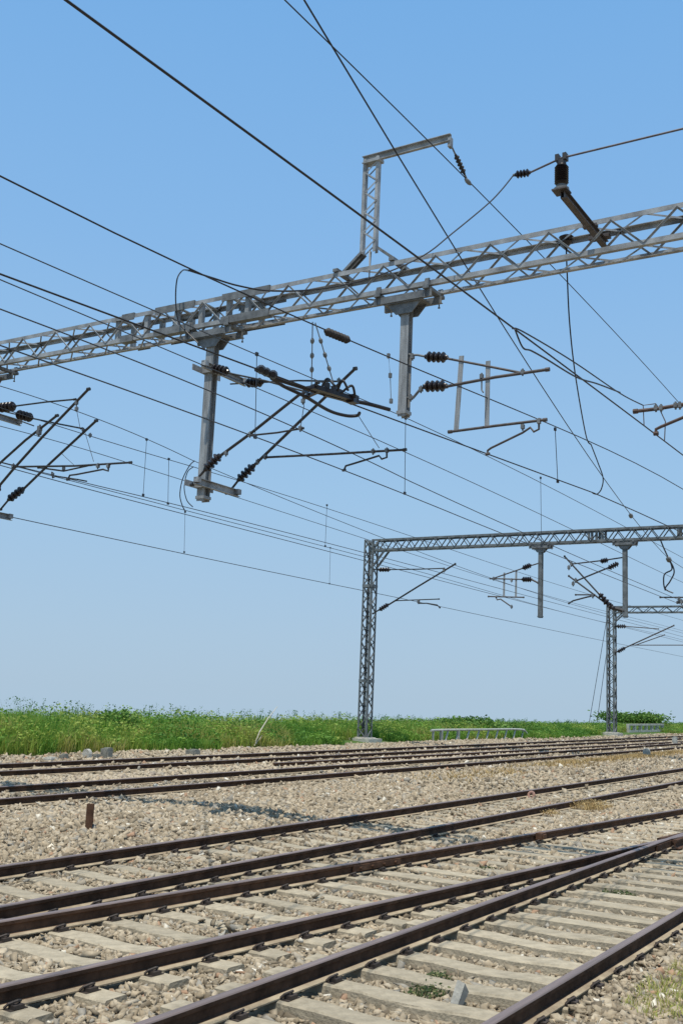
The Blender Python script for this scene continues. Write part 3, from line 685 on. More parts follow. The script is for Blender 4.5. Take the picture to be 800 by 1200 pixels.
lattice_col(g3, X3-.02, W3+.04, 1.7, .6, -.05, 9.66, .5, .12, .05, GALV_BACKLIT)
kn = MB()
for xx in (X3+.03, X3+W3-.03): kn.sweep(Lsec(.09, .012), (xx, 24.7, 8.5), (xx, 24.0, 9.14), (1, 0, 0))
pieces(kn, 'knee_brace', GALV_BACKLIT, g3)
for Y in (18., 12.5): drop_arm(g3, X3, W3, Y, 9.12, 5.9, .24, GALV_BACKLIT)
# ------------------------------------------------------------------ cantilevers
def P(qs, X): return [at(q, 'X', X) for q in qs]
def cant(label, X, base, spec, group='cantilevers carrying the contact wires', mt=None):
    """spec: list of (part name, kind, pixel points, radius)"""
    b = at(base, 'X', X); t = thing('cantilever', label, 'cantilever', b, group)
    for nm, kind, qs, r in spec:
        pts = P(qs, X); mb = MB()
        if kind == 'ins':
            mb.lathe(pts[0], pts[1], insul_prof(4, r, r*.45)); mb.build(nm, INS, t, smooth=False)
        elif kind == 'bar':
            mb.bar(pts[0], pts[1], r, .012, (1, 0, 0)); mb.build(nm, GALVP, t)
        elif kind == 'galv_tube':
            mb.tube(pts, r, 8); mb.build(nm, GALVD, t)  # tube in galvanised steel
        elif kind == 'clamp':
            for p in pts: mb.box(p, (r*2, r*1.6, r*2.2)); mb.tube([p+Vector((0, 0, r*1.8)), p-Vector((0, 0, r*2))], r*.5, 6)
            pieces(mb, nm, GALVD, t)
        else:
            mb.tube(pts, r, 8)
            for p in (pts[0], pts[-1]) if r > .015 else (): mb.lathe(p-Vector((0, .03, 0)), p+Vector((0, .03, 0)), [(0, r*1.35), (1, r*1.35)], 8)
            mb.build(nm, mt or TUBE, t)
    return t
cant('cantilever right of the centre drop arm, two short insulators and two flat hanger straps', XG+.17, (470, 460), [
    ('bracket', 'galv_tube', [(470, 414), (482, 416), (489, 416), (499, 418)], .018), ('bracket', 'galv_tube', [(470, 467), (484, 466), (493, 455), (499, 453)], .022), ('clamp', 'clamp', [(483, 418), (481, 466), (493, 456)], .03),
    ('insulator', 'ins', [(498, 418), (524, 419)], .085), ('insulator', 'ins', [(496, 453), (523, 452)], .09),
    ('tie_tube', 't', [(523, 420), (565, 428), (611, 437)], .018), ('cantilever_tube', 't', [(522, 453), (580, 442), (641, 433)], .024),
    ('hanger_strap', 'bar', [(540.5, 417), (534, 506)], .075), ('hanger_strap', 'bar', [(571.5, 423), (570, 501)], .07),
    ('registration_tube', 't', [(527, 506), (580, 499), (638, 492)], .021),
    ('steady_arm', 't', [(631, 492), (631, 503), (625, 506), (621, 501), (612, 507), (575, 525), (571, 528), (571, 532)], .017),
    ('clamp', 'clamp', [(612, 436), (564, 441), (612, 500), (631, 494)], .028), ('messenger_hook', 'galv_tube', [(564, 442), (564, 457), (566, 460)], .012)])
cant('long cantilever whose tube tip stands above the section insulator', 14.25, (268, 578), [
    ('insulator', 'ins', [(279, 563), (298, 545)], .085), ('bracket', 't', [(266, 578), (273, 571), (280, 562)], .02), ('cantilever_tube', 't', [(296, 547), (350, 495), (416, 432)], .026),
    ('insulator', 'ins', [(288, 449), (308, 448)], .085), ('tie_tube', 't', [(270, 450), (289, 449)], .014), ('tie_tube', 't', [(307, 448), (350, 446), (398, 447)], .016),
    ('registration_tube', 't', [(311, 536), (390, 532), (474, 527)], .02), ('steady_arm', 't', [(453, 527), (453, 536), (447, 538), (444, 534), (415, 543), (405, 546), (403, 551)], .017),
    ('hanger_wire', 't', [(419, 486), (444, 525)], .006), ('clamp', 'clamp', [(397, 446), (311, 535), (437, 529), (453, 528), (302, 541)], .028)], mt=TUBED)
cant('shorter cantilever whose tube ends just under the section insulator', 13.25, (228, 567), [
    ('insulator', 'ins', [(240, 551), (258, 533)], .085), ('bracket', 't', [(225, 568), (233, 559), (241, 550)], .02), ('cantilever_tube', 't', [(257, 535), (295, 507), (350, 463), (364, 457), (372, 448)], .025),
    ('insulator', 'ins', [(249, 431), (268, 436)], .085), ('tie_tube', 't', [(267, 437), (310, 446), (358, 459)], .015), ('tie_tube', 't', [(236, 428), (250, 431)], .014),
    ('registration_tube', 't', [(296, 510), (325, 507), (354, 502)], .016), ('hanger_wire', 't', [(355, 458), (356, 476), (352, 501)], .006), ('clamp', 'clamp', [(293, 509), (352, 502), (355, 470), (265, 531)], .028)], mt=TUBED)
cant('cantilever at the left edge with the tallest slanting tube', 13.3, (-14, 590), [
    ('insulator', 'ins', [(-1, 478), (18, 476)], .1), ('tie_tube', 't', [(17, 476), (55, 471), (88, 468)], .017), ('tie_tube', 't', [(-22, 482), (0, 478)], .014),
    ('cantilever_tube', 't', [(-1, 570), (15, 551), (50, 512), (104, 456)], .025), ('insulator', 'ins', [(-14, 583), (0, 569)], .085), ('bracket', 't', [(-24, 592), (-13, 582)], .02),
    ('registration_tube', 't', [(16, 547), (88, 546), (153, 542)], .019), ('steady_arm', 't', [(128, 544), (127, 552), (121, 550), (90, 556), (82, 557), (80, 562)], .017),
    ('hanger_wire', 't', [(90, 480), (94, 501)], .005), ('hanger_wire', 't', [(100, 507), (110, 541)], .005), ('clamp', 'clamp', [(90, 472), (90, 479), (16, 546), (127, 546), (115, 546)], .028)], mt=TUBED)
cant('cantilever at the left edge with the lowest slanting tube and its insulator in view', 14.25, (2, 598), [
    ('insulator', 'ins', [(10, 586), (28, 572)], .085), ('bracket', 't', [(1, 597), (11, 585)], .02), ('cantilever_tube', 't', [(27, 574), (60, 542), (113, 493)], .025),
    ('insulator', 'ins', [(20, 485), (38, 490)], .1), ('tie_tube', 't', [(-12, 478), (21, 486)], .014), ('tie_tube', 't', [(37, 490), (70, 497), (96, 502)], .016),
    ('registration_tube', 't', [(46, 548), (75, 552), (107, 545)], .017), ('steady_arm', 't', [(61, 553), (62, 560), (66, 558), (92, 562), (102, 564)], .014),
    ('hanger_wire', 't', [(73, 532), (87, 545)], .005), ('clamp', 'clamp', [(98, 504), (106, 510), (62, 556), (75, 549)], .026)], mt=TUBED)
cant('cantilever at the left edge with the shortest slanting tube', 13.6, (-30, 570), [
    ('cantilever_tube', 't', [(-30, 571), (0, 543), (30, 516), (67, 487)], .024), ('tie_tube', 't', [(-8, 483), (15, 490), (40, 499)], .012), ('clamp', 'clamp', [(47, 502), (46, 507)], .04)], mt=TUBED)
# near main line cantilever, its drop arm standing outside the picture on the right
rp = at((800, 474), 'X', XG+.17); rs = at((800, 490), 'X', XG+.17)
t = cant('rusty cantilever tube end and steady arm reaching in at the right edge', XG+.17, (800, 474), [
    ('cantilever_tube', 't', [(744, 482), (770, 479), (805, 473)], .026), ('steady_arm', 't', [(768, 508), (768, 503), (774, 500), (805, 487)], .022),
    ('clamp', 'clamp', [(768, 478), (791, 475), (796, 475), (774, 478)], .028), ('hanger_wire', 't', [(768, 473), (753, 475), (754, 498)], .007), ('hanger_wire', 't', [(773, 481), (779, 494), (778, 516)], .007)], mt=mat('rusty_tube', (.105, .065, .052), .7, .1, .4, 14))
tm = MB(); tm.tube([at((804, 473), 'X', XG+.17), (XG+.17, PR+.9, rp.z+.05)], .026); tm.build('cantilever_tube', TUBE, t)
tm = MB(); tm.lathe((XG+.17, PR+.9, rp.z+.05), (XG+.17, PR+.55, rp.z+.06), insul_prof(4, .085, .04)); tm.build('insulator', INS, t)
tm = MB(); tm.tube([(XG+.17, PR+.55, rp.z+.06), (XG+.17, PR+.09, rp.z+.07)], .02); tm.build('bracket', GALVD, t)
tm = MB(); tm.tube([at((804, 487.5), 'X', XG+.17), (XG+.17, PR+1.2, rs.z+.12), (XG+.17, PR+1.1, rp.z+.03)], .02); tm.build('steady_arm', TUBE, t)
X2c = X2+.2
cant('cantilever on the lattice mast of the second gantry, one long tube rising to the right', X2c, (440, 716), [
    ('insulator', 'ins', [(443, 667.5), (457, 667.5)], .12), ('tie_tube', 't', [(436, 667), (444, 667.5)], .025), ('tie_tube', 't', [(456, 667.5), (490, 667), (520, 666)], .028), ('insulator', 'ins', [(444, 715), (455, 708)], .12), ('bracket', 't', [(437, 719), (445, 714)], .035),
    ('cantilever_tube', 't', [(453, 710), (490, 687), (533, 661)], .042), ('registration_tube', 't', [(463, 704), (487, 703), (514, 702)], .026), ('steady_arm', 't', [(490, 704), (490, 707), (500, 707), (512, 709), (515, 712)], .03), ('clamp', 'clamp', [(520, 668), (490, 705)], .06)], mt=TUBED)
cant('cantilever left of the first drop arm of the second gantry', X2c, (630, 690), [
    ('tie_tube', 't', [(631, 660), (621, 663)], .03), ('insulator', 'ins', [(622, 662), (612, 666)], .13), ('tie_tube', 't', [(612, 666), (577, 678)], .03),
    ('bracket', 't', [(630, 683), (626, 681), (622, 679)], .04), ('insulator', 'ins', [(623, 679), (611, 679)], .13), ('cantilever_tube', 't', [(612, 679), (574, 678)], .03),
    ('hanger_strap', 'bar', [(590.5, 671), (590, 700)], .09), ('hanger_strap', 'bar', [(604.5, 668), (604, 700)], .09), ('registration_tube', 't', [(572, 699), (613, 700)], .03), ('steady_arm', 't', [(581, 700), (582, 703), (586, 702), (599, 711)], .03), ('clamp', 'clamp', [(578, 678), (599, 680), (599, 711)], .05)])
cant('pair of crossed cantilever tubes left of the second drop arm of the second gantry', X2c, (730, 690), [
    ('tie_tube', 't', [(731, 653), (711, 656)], .03), ('insulator', 'ins', [(712, 656), (703, 658)], .12), ('tie_tube', 't', [(704, 657), (669, 661)], .03),
    ('insulator', 'ins', [(724, 660), (712, 666)], .13), ('cantilever_tube', 't', [(713, 665), (674, 681)], .036), ('cantilever_tube', 't', [(661, 652), (702, 697)], .036), ('cantilever_tube', 't', [(666, 675), (712, 709)], .036),
    ('insulator', 'ins', [(701, 695), (716, 712)], .13), ('insulator', 'ins', [(706, 704), (722, 715)], .12), ('bracket', 't', [(714, 711), (731, 716)], .09), ('registration_tube', 't', [(674, 697), (696, 697)], .03), ('steady_arm', 't', [(695, 698), (686, 700), (671, 704), (666, 707)], .035), ('clamp', 'clamp', [(669, 661), (666, 665), (674, 680), (671, 684), (694, 698)], .06)], mt=TUBED)
cant('registration tube showing at the right edge below the second gantry', X2c, (800, 700), [
    ('registration_tube', 't', [(773, 700), (806, 700)], .03), ('clamp', 'clamp', [(795, 702), (798, 705)], .06), ('steady_arm', 't', [(793, 706), (806, 705)], .05)], mt=TUBED)
X3c = X3+.25
cant('faint cantilever on the distant double mast at the right', X3c, (718, 766), [
    ('tie_tube', 't', [(719, 734), (724, 734)], .04), ('insulator', 'ins', [(722, 734), (733, 734)], .17), ('tie_tube', 't', [(732, 734), (771, 737)], .035), ('insulator', 'ins', [(723, 764), (732, 759)], .17), ('cantilever_tube', 't', [(730, 760), (789, 733)], .05), ('cantilever_tube', 't', [(744, 756), (778, 744)], .035), ('registration_tube', 't', [(740, 756), (800, 756)], .035), ('bracket', 't', [(718, 766), (724, 763)], .05)])
# ------------------------------------------------------------------ post insulator, bus tube, suspension string
p0 = Vector((12.26, yb_, 8.605)); 
t = thing('post_insulator', 'black ribbed post insulator standing on its bracket above the near gantry', 'insulator', p0)
mb = MB(); mb.lathe(p0, p0+Vector((0, 0, .07)), [(0, .10), (.4, .10), (.4, .07), (1, .07)]); mb.build('base_cap', GALVD, t)
p1 = p0+Vector((0, 0, .07)); p2 = p1+Vector((0, 0, .29)); mb = MB(); mb.lathe(p1, p2, insul_prof(8, .092, .07), 18); mb.build('ribbed_body', INS, t)
mb = MB(); mb.lathe(p2, p2+Vector((0, 0, .06)), [(0, .06), (1, .06)]); mb.box(p2+Vector((0, -.05, .10)), (.1, .05, .09)); mb.box(p2+Vector((0, .05, .10)), (.1, .05, .09)); mb.build('top_clamp', TUBED, t)
bz = p2.z + .10
y_in = at((621, 202), 'X', 12.26)
bt_ = MB(); pA = at((621, 202), 'X', 12.26); pB = at((801, 155), 'X', 12.26)
bt_.tube([pA, p2+Vector((0, 0, .10)), pB + (pB-pA)*1.1], .014); tag(bt_.build('bus_tube', BUS, loc=pA), 'rigid straight conductor carried on top of the black post insulator', 'conductor')
pC = at((603, 205), 'X', 12.26)
st = thing('strain_insulator', 'short ribbed insulator at the end of the rigid conductor', 'insulator', pA)
mb = MB(); mb.lathe(pA, pC, insul_prof(4, .055, .025)); mb.build('ribbed_body', INS, st)
mb = MB(); mb.tube([pC+(pC-pA)*.12, pC], .02); mb.build('end_fitting', GALVD, st)
def spline(pts, n=8):
    P_ = [Vector(p) for p in pts]; out = []
    for i in range(len(P_)-1):
        a = P_[max(i-1, 0)]; b = P_[i]; c = P_[i+1]; d = P_[min(i+2, len(P_)-1)]
        for k in range(n):
            t = k/n; out.append(.5*((2*b)+(c-a)*t+(2*a-5*b+4*c-d)*t*t+(3*b-a-3*c+d)*t**3))
    return out+[P_[-1]]
def cable(name, label, cat, pts, r, m=WIRE, group=None, n=8):
    mb = MB(); mb.tube(spline(pts, n), r, 6); return tag(mb.build(name, m, loc=pts[0]), label, cat, group)
JG = 'jumper cables'
# ------------------------------------------------------------------ wires along the track
def wire(name, label, cat, pts, r, m=WIRE, x0=-6, x1=150, drops=(), group=None, smooth=True):
    """pts: fitted world points; extended straight both ways; drops: (top photo point, lower wire depth rule)"""
    pts = sorted([Vector(p) for p in pts], key=lambda p: p.x)
    xx = np.array([p.x for p in pts]); dg = 2 if len(pts) > 3 and smooth else 1
    if len(pts) > 3 and not smooth: dg = 3
    cy_ = np.polyfit(xx, [p.y for p in pts], dg); cz_ = np.polyfit(xx, [p.z for p in pts], dg)
    dy_, dz_ = np.polyder(cy_), np.polyder(cz_); P_ = []
    xa, xb = xx[0], xx[-1]; a = Vector((xa, np.polyval(cy_, xa), np.polyval(cz_, xa)))
    for x in np.unique(np.concatenate([np.linspace(x0, xa, 6), np.linspace(xa, xb, 14), np.arange(xb, x1, 2.)])):
        if x < xa: e = xa; L = 1e9
        elif x <= xb: e = x; L = 1
        else: e = xb; L = 12.
        s_ = x-e; s_ = s_ if abs(L) > 1e8 else L*(1-math.exp(-s_/L))
        sag = 0 if x <= xb else .10*(1-math.cos((x-xb)*.13))*(1 if name != 'contact_wire' else .2)
        P_.append(Vector((x, np.polyval(cy_, e)+np.polyval(dy_, e)*s_*(.6 if x > xb else 1), np.polyval(cz_, e)+np.polyval(dz_, e)*s_*(.6 if x > xb else 1) - sag)))
    t = thing(name, label, cat, tuple(a), group)
    mb = MB(); mb.tube(P_, r, 6); mb.build('strand', m, t)
    for (q0, q1) in drops:
        mb = MB(); p_, q_ = Vector(q0), Vector(q1); mb.tube([p_, (p_+q_)/2, q_], .006, 5)
        for e in (p_, q_): mb.box(e, (.05, .03, .05))
        mb.build('dropper', m, t)
    return t
WG1, WG2 = 'contact wires', 'messenger wires'
def Z(qs, z): return [at(q, 'Z', z) for q in qs]
def Yp(qs, y): return [at(q, 'Y', y) for q in qs]
c3 = Z([(75, 0), (180, 75), (300, 161), (490, 301), (675, 442), (755, 498), (800, 534)], 5.6)
wire('contact_wire', 'thickest black wire, hanging above the nearest track', 'wire', c3, .0088, WIRE, group=WG1)
w2 = [at(q, 'Y', 3.62) for q in [(600, 385), (613, 389), (670, 423), (726, 461), (753, 475)]]
cable('jumper_cable', 'thin cable running just above the thickest wire up to the rusty tube end', 'cable', w2, .0075, WIRE, JG)
w2b = [at(q, 'Y', 3.55) for q in [(603, 386), (612, 407), (622, 411), (640, 421), (675, 442), (700, 450), (726, 460)]]
cable('jumper_cable', 'curved cable looping below the thickest wire right of centre', 'cable', w2b, .0085, WIRE, JG)
c6 = [at(q, 'Z', 5.55) for q in [(0, 317.5), (154, 379), (254, 417), (304, 438), (465, 489), (517, 512), (571, 531.5), (694, 578)]]
wire('contact_wire', 'contact wire over the crossover track, threaded through the section insulator', 'wire', c6, .0092, WIRE, group=WG1)
m6 = [at_oblique(q, 13.4, 6.05, -.104) for q in [(0, 205), (120, 263), (222, 317), (300, 354), (370, 385), (456, 416), (543, 451), (626, 489), (692, 521), (800, 573)]]
d6 = []
for q0, q1 in (((650, 503), (653, 564)),): d6.append((at_oblique(q0, 13.4, 6.05, -.104), at_oblique(q1, 13.4, 6.05, -.104)))
wire('messenger_wire', 'messenger wire over the crossover track holding the section insulator from two hanging rods', 'wire', m6, .0082, WIRE, drops=d6, group=WG2, smooth=False)
yM = 8.7
m1 = Yp([(0, 285.6), (172, 360), (277, 405), (368, 445), (470, 487)], yM); k1 = Yp([(69, 428), (180, 470), (292, 509), (403, 551), (540, 606)], yM)
def at_sl(q, p): return at(q, 'Y', p.y)
wire('messenger_wire', 'messenger wire of the middle track passing under the left drop arm bracket', 'wire', m1, .0072, WIREF, group=WG2,
     drops=[(at((301, 415), 'Y', yM), at((299, 512), 'Y', yM)), (at((475, 490), 'Y', yM), at((474, 578), 'Y', yM)), (at((633, 560), 'Y', yM), at((634, 640), 'Y', yM))])
wire('contact_wire', 'contact wire of the middle track held by the left steady arm below the section insulator', 'wire', k1, .0085, WIREF, group=WG1)
yN = 9.1
wire('messenger_wire', 'wire running just above the left drop arm tie and meeting its bracket', 'wire', Yp([(0, 327), (116, 377), (228, 424), (305, 456), (441, 515)], yN), .0072, WIREF, group=WG2)
wire('contact_wire', 'wire caught by the small registration clamp of the shorter left cantilever', 'wire', Yp([(0, 361), (139, 417), (300, 480), (350, 503), (480, 564)], yN), .0085, WIREF, group=WG1)
yF = 15.45
wire('messenger_wire', 'highest thin wire above the far track, seen over the left cantilevers', 'wire', Yp([(-40, 440), (4, 455), (86, 479), (160, 510), (225, 539)], yF), .008, WIREF, group=WG2,
     drops=[(at((172, 515), 'Y', yF), at((168, 580), 'Y', yF)), (at((383, 592), 'Y', yF), at((381, 640), 'Y', yF))])
wire('messenger_wire', 'second thin wire above the far track, passing behind the left drop arm', 'wire', Yp([(-40, 465), (66, 498), (160, 528), (227, 547)], yF), .008, WIREF, group=WG2,
     drops=[(at((198, 538), 'Y', yF), at((197, 590), 'Y', yF))])
wire('catenary_wire', 'thin wire that ends its straight run on the left registration tube', 'wire', Yp([(-40, 489), (0, 500), (50, 512), (152, 543)], yF), .0072, WIREF, group=WG2)
wire('contact_wire', 'contact wire of the second farthest track, upper one of the low left pair', 'wire', Yp([(-40, 531), (0, 541), (80, 561), (160, 580)], yF), .0088, WIREF, group=WG1)
wire('contact_wire', 'contact wire of the second farthest track, lower one of the low left pair', 'wire', Yp([(-40, 534), (0, 545), (80, 567), (160, 588)], yF), .0088, WIREF, group=WG1)
wire('contact_wire', 'lowest wire at left, hanging above the farthest track', 'wire', Yp([(-40, 594), (0, 603.5), (80, 620), (415, 690)], 20.3), .011, WIREF, group=WG1)
wire('messenger_wire', 'messenger wire above the farthest track, crossing the mast of the second gantry', 'wire', Yp([(-40, 530), (217, 600), (420, 650)], 20.3), .010, WIREF, group=WG2,
     drops=[(at((217, 600), 'Y', 20.3), at((216, 647), 'Y', 20.3)), (at((387, 642), 'Y', 20.3), at((386, 684), 'Y', 20.3))])
f4 = Yp([(335, 0), (440, 105), (548, 213), (660, 325), (793, 470)], 6.76)
wire('feeder_wire', 'thin feeder wire hung from the arm of the T shaped mast', 'wire', f4, .0092, WIRE)
e3 = Vector((44.2, 11.3, at((783, 655), 'X', 44.2).z))
s3 = at((358, 0), 'X', 8.0); f3 = []
for q in [(358, 0), (440, 138), (525, 280), (610, 419), (705, 555), (738, 603)]:
    dd = Vector((e3.x-s3.x, e3.y-s3.y, 0)); sl_ = dd.y/dd.x; f3.append(at_oblique(q, s3.x, s3.y, sl_))
f3 += [at((783, 655), 'X', 44.2)]
fe = wire('feeder_wire', 'heavy steep wire running down to the clamp on the second gantry', 'wire', f3, .0112, WIRE)
mb = MB(); mb.lathe(f3[5], f3[5]+Vector((.35, .07, -.02)), [(0, .03), (.3, .07), (.7, .07), (1, .03)], 8); mb.lathe(f3[6]-Vector((.3, .04, 0)), f3[6]+Vector((.3, .04, -.05)), [(0, .04), (.3, .11), (.7, .11), (1, .04)], 8); pieces(mb, 'clamp', GALVD, fe)
# jumpers
hang = [pC+(pC-pA)*.1] + [at(q, 'X', 12.6+.06*i) for i, q in enumerate([(586, 222), (569, 240), (529, 273), (495, 301), (450, 322), (395, 338), (340, 343), (300, 338), (258, 329)])] + [m6[2]]
hang = [pC+(pC-pA)*.1]; a_ = pC; b_ = m6[2]
qs = [(586, 224), (569, 241), (529, 274), (495, 300), (440, 324), (380, 338), (320, 341), (280, 335), (250, 326)]
for i, q in enumerate(qs):
    x_ = a_.x + (b_.x-a_.x)*((a_.x*0 + (603-q[0])/(603-222))**1.0); hang.append(at(q, 'X', x_))
hang.append(b_)
cable('jumper_cable', 'sagging cable hung from the strain insulator along the nearest gantry', 'cable', hang, .0095, WIRE, JG, 5)
cable('jumper_cable', 'bent cable dropping from the crossover messenger wire onto a drop arm top', 'cable', [m6[2]] + [at(q, 'X', XG-.35+.05*i) for i, q in enumerate([(214, 317), (208, 326), (206, 345), (207, 365), (210, 378), (218, 388), (232, 402)])], .012, WIRE, JG)
cable('jumper_cable', 'long cable hanging from the near gantry down to the crossover wires right of centre', 'cable', [at((663, 291), 'X', 13.84), at((664, 320), 'X', 13.9), at((667, 380), 'X', 14.3), at((674, 442), 'X', 15.2), at((686, 510), 'Z', m6[8].z+.1), m6[8]], .011, WIRE, JG)
zc = 5.55; k6 = at((694, 578), 'Z', zc)
mid = (m6[8]+k6)/2
cable('jumper_cable', 'small loop joining the crossover messenger wire to its contact wire right of centre', 'cable', [m6[8], at((700, 542), 'X', mid.x), at((706, 560), 'X', mid.x), at((704, 573), 'X', mid.x+.1), at((699, 579), 'Z', zc+.01), k6], .010, WIRE, JG)
mb = MB(); c_ = at((663, 284), 'X', 13.8); mb.lathe(c_+Vector((0, 0, .12)), c_-Vector((0, 0, .1)), [(0, .03), (.2, .11), (.45, .05), (.55, .09), (.8, .04), (1, .02)], 12)
tag(mb.build('hanging_insulator', INS, loc=c_), 'small dark insulator under the near gantry where the long cable starts', 'insulator')
lp = [(228, 540), (222, 546), (214, 562), (211, 580), (214, 593), (218, 600)]
cable('jumper_cable', 'outer loop of the cable pair below the left drop arm', 'cable', [at(q, 'Y', yF) for q in lp], .012, WIRE, JG)
cable('jumper_cable', 'inner loop of the cable pair below the left drop arm', 'cable', [at(q, 'Y', yF) for q in [(227, 547), (220, 553), (216, 570), (219, 586), (226, 594)]], .011, WIRE, JG)
cable('jumper_cable', 'loop below the heavy steep wire at the second gantry, left branch', 'cable', [at(q, 'X', 44.2) for q in [(783, 655), (786, 662), (786, 668), (778, 673), (777, 684), (779, 692)]], .03, WIRE, JG)
cable('jumper_cable', 'loop below the heavy steep wire at the second gantry, right branch', 'cable', [at(q, 'X', 44.2) for q in [(783, 655), (788, 664), (789, 672), (784, 682), (779, 690), (788, 695)]], .03, WIRE, JG)
cable('jumper_cable', 'short cable from the second gantry boom to the clamp on the heavy steep wire', 'cable', [at(q, 'X', 44.2) for q in [(773, 632), (777, 642), (783, 655)]], .03, WIRE, JG)
# suspension string under the T mast arm
sA = Vector((X0+.02, 6.76, 10.54)); sB = f4[2]
t = thing('suspension_string', 'slanting insulator string between the T mast arm and the thin feeder wire', 'insulator', sA)
mb = MB(); mb.tube([sA, sA+(sB-sA)*.3], .014); mb.tube([sA+(sB-sA)*.78, sB], .016); mb.lathe(sB-Vector((.1, 0, 0)), sB+Vector((.1, 0, 0)), [(0, .02), (.3, .035), (.7, .035), (1, .02)], 8); mb.build('link', GALVD, t)
mb = MB(); mb.lathe(sA+(sB-sA)*.28, sA+(sB-sA)*.8, insul_prof(5, .045, .02)); mb.build('ribbed_body', INSG, t)
# section insulator in the crossover contact wire
zS = 5.56
def S(q, z=zS): return at(q, 'Z', z)
t = thing('section_insulator', 'dark section insulator with two curved runners hanging in the crossover contact wire', 'section insulator', S((385, 460)), )
mb = MB(); mb.tube(spline([S((300, 433)), S((322, 443)), S((345, 451)), S((395, 466), zS+.02), S((430, 473), zS+.02), S((456, 480), zS+.03)]), .026, 8); mb.build('runner', WIRE, t)
mb = MB(); mb.tube(spline([S((318, 443)), S((333, 453)), S((358, 465), zS-.02), S((385, 481), zS-.03), S((405, 487), zS-.02), S((418, 487)), S((421, 484))]), .022, 8); mb.build('runner', WIRE, t)
mb = MB(); mb.bar(S((366, 453)), S((418, 469)), .07, .055); mb.bar(S((380, 462)), S((410, 470)), .05, .04); mb.bar(S((356, 466)), S((378, 456)), .045, .04); mb.box(S((413, 468)), (.12, .11, .10)); mb.build('insulating_body', INS, t)
mb = MB()
for q in ((306, 433), (312, 436), (320, 439)): mb.lathe(S(q, zS-.02), S(q, zS+.12), [(0, .035), (.3, .055), (.7, .055), (1, .03)], 10)
mb.build('end_clamp', WIRE, t)
mb = MB()
for q0, q1, q2 in (((376, 456), (383, 444), (392, 452)), ((394, 462), (401, 446), (408, 458)), ((362, 462), (356, 455), (372, 452)), ((398, 462), (412, 452), (416, 466))): mb.tube(spline([S(q0), S(q1, zS+.12), S(q2)]), .016, 6)
for q in ((383, 453), (391, 457), (398, 461)): mb.box(S(q, zS+.06), (.06, .05, .09))
mb.build('arcing_horn', WIRE, t)
zM = m6[4].z
for nm, q0, q1 in (('hanger_rod', (366, 383), (365, 452)), ('hanger_rod', (369, 384), (391, 450))):
    mb = MB(); pa = at_oblique(q0, 13.4, 6.05, -.104)+Vector((0, 0, .06)); pb_ = S(q1); mb.tube([pa, pb_], .007, 5)
    for f_ in (.25, .48, .7): mb.lathe(pa+(pb_-pa)*f_, pa+(pb_-pa)*(f_+.09), [(0, .012), (.3, .026), (.7, .026), (1, .012)], 6)
    mb.build(nm, GALVD, t)
ia, ib = at_oblique((380, 387.5), 13.4, 6.05, -.104), at_oblique((410, 399.5), 13.4, 6.05, -.104)
mb = MB(); mb.lathe(ia, ib, [(0, .012), (.04, .02)] + insul_prof(7, .052, .028)[1:-1] + [(.97, .02), (1, .012)], 12)
tag(mb.build('strain_insulator', INSG, loc=ia), 'grey ribbed insulator in the crossover messenger wire above the section insulator', 'insulator')
mb = MB(); q0 = at((455, 417), 'X', XG-.15); q1 = at((458, 470), 'X', XG-.15); q2 = at((457, 440), 'X', XG-.15); mb.tube([at_oblique((456, 416), 13.4, 6.05, -.104), q0, q2, q1], .006, 5)
for q in (q2, q1, q0): mb.box(q, (.04, .04, .07))
tag(mb.build('tail_rod', GALVD, loc=q0), 'thin hanging rod with clamps beside the centre drop arm', 'rod')
# guy wires of the distant mast
for qa, qb, lb in (((712, 716), (690, 846), 'outer guy wire slanting down left of the distant mast'), ((713, 745), (699, 846), 'inner guy wire slanting down left of the distant mast')):
    mb = MB(); mb.tube([at(qa, 'X', X3), at(qb, 'X', X3)], .022, 5); tag(mb.build('guy_wire', WIREF, loc=at(qb, 'X', X3)), lb, 'guy wire', 'guy wires')
# ------------------------------------------------------------------ small things on the ground
def block(name, label, cat, q, z, prof, m, group=None, yaw=0.):
    pass
p = at((104, 975), 'Z', -.13); b0 = float(bed(p.x, p.y))
mb = MB(); mb.sweep(Hsec(.10, .10, .016), (p.x, p.y, b0-.1), (p.x, p.y, b0+.40), (.8, .6, 0)); mb.box((p.x, p.y, b0+.385), (.05, .05, .01))
tag(mb.build('marker_post', RAILBR, loc=(p.x, p.y, b0)), 'short rusty steel post standing in the stone heap at left', 'post')
p = at((527, 1184), 'Z', -.22); t = Vector((p.x, p.y, -.28))
mb = MB(); d1 = Vector((.07, -.06, .25))
mb.prism([t+Vector(v) for v in ((-.03, .025, 0), (.03, .02, 0), (.045, -.035, 0), (-.015, -.03, 0))], d1); 
mb.v[4:] = [tuple(Vector(v)+Vector((0, 0, dz)) for dz in (dz,))[0] for v, dz in zip(mb.v[4:], (.02, -.02, -.07, 0.0))]
tag(mb.build('concrete_stub', CONCW, loc=t), 'broken pale concrete stub leaning between the nearest rails at the bottom', 'concrete stub')
p = at((535, 1180), 'Z', -.22); mb = MB(); mb.prism([(p.x-.06, p.y+.05, -.27), (p.x+.05, p.y+.06, -.27), (p.x+.06, p.y-.05, -.27), (p.x-.03, p.y-.06, -.27)], (.01, 0, .07))
tag(mb.build('concrete_chunk', CONCW, loc=(p.x, p.y, -.27)), 'small white concrete chunk at the foot of the leaning stub', 'concrete chunk')
p = at((622, 931), 'Y', 9.36); mb = MB(); n_ = 14; mb.tube([(p.x+.03*math.sin(2*math.pi*k/n_), p.y+.065*math.cos(2*math.pi*k/n_), -.10+.075*math.sin(2*math.pi*k/n_)) for k in range(n_+1)], .036, 8)
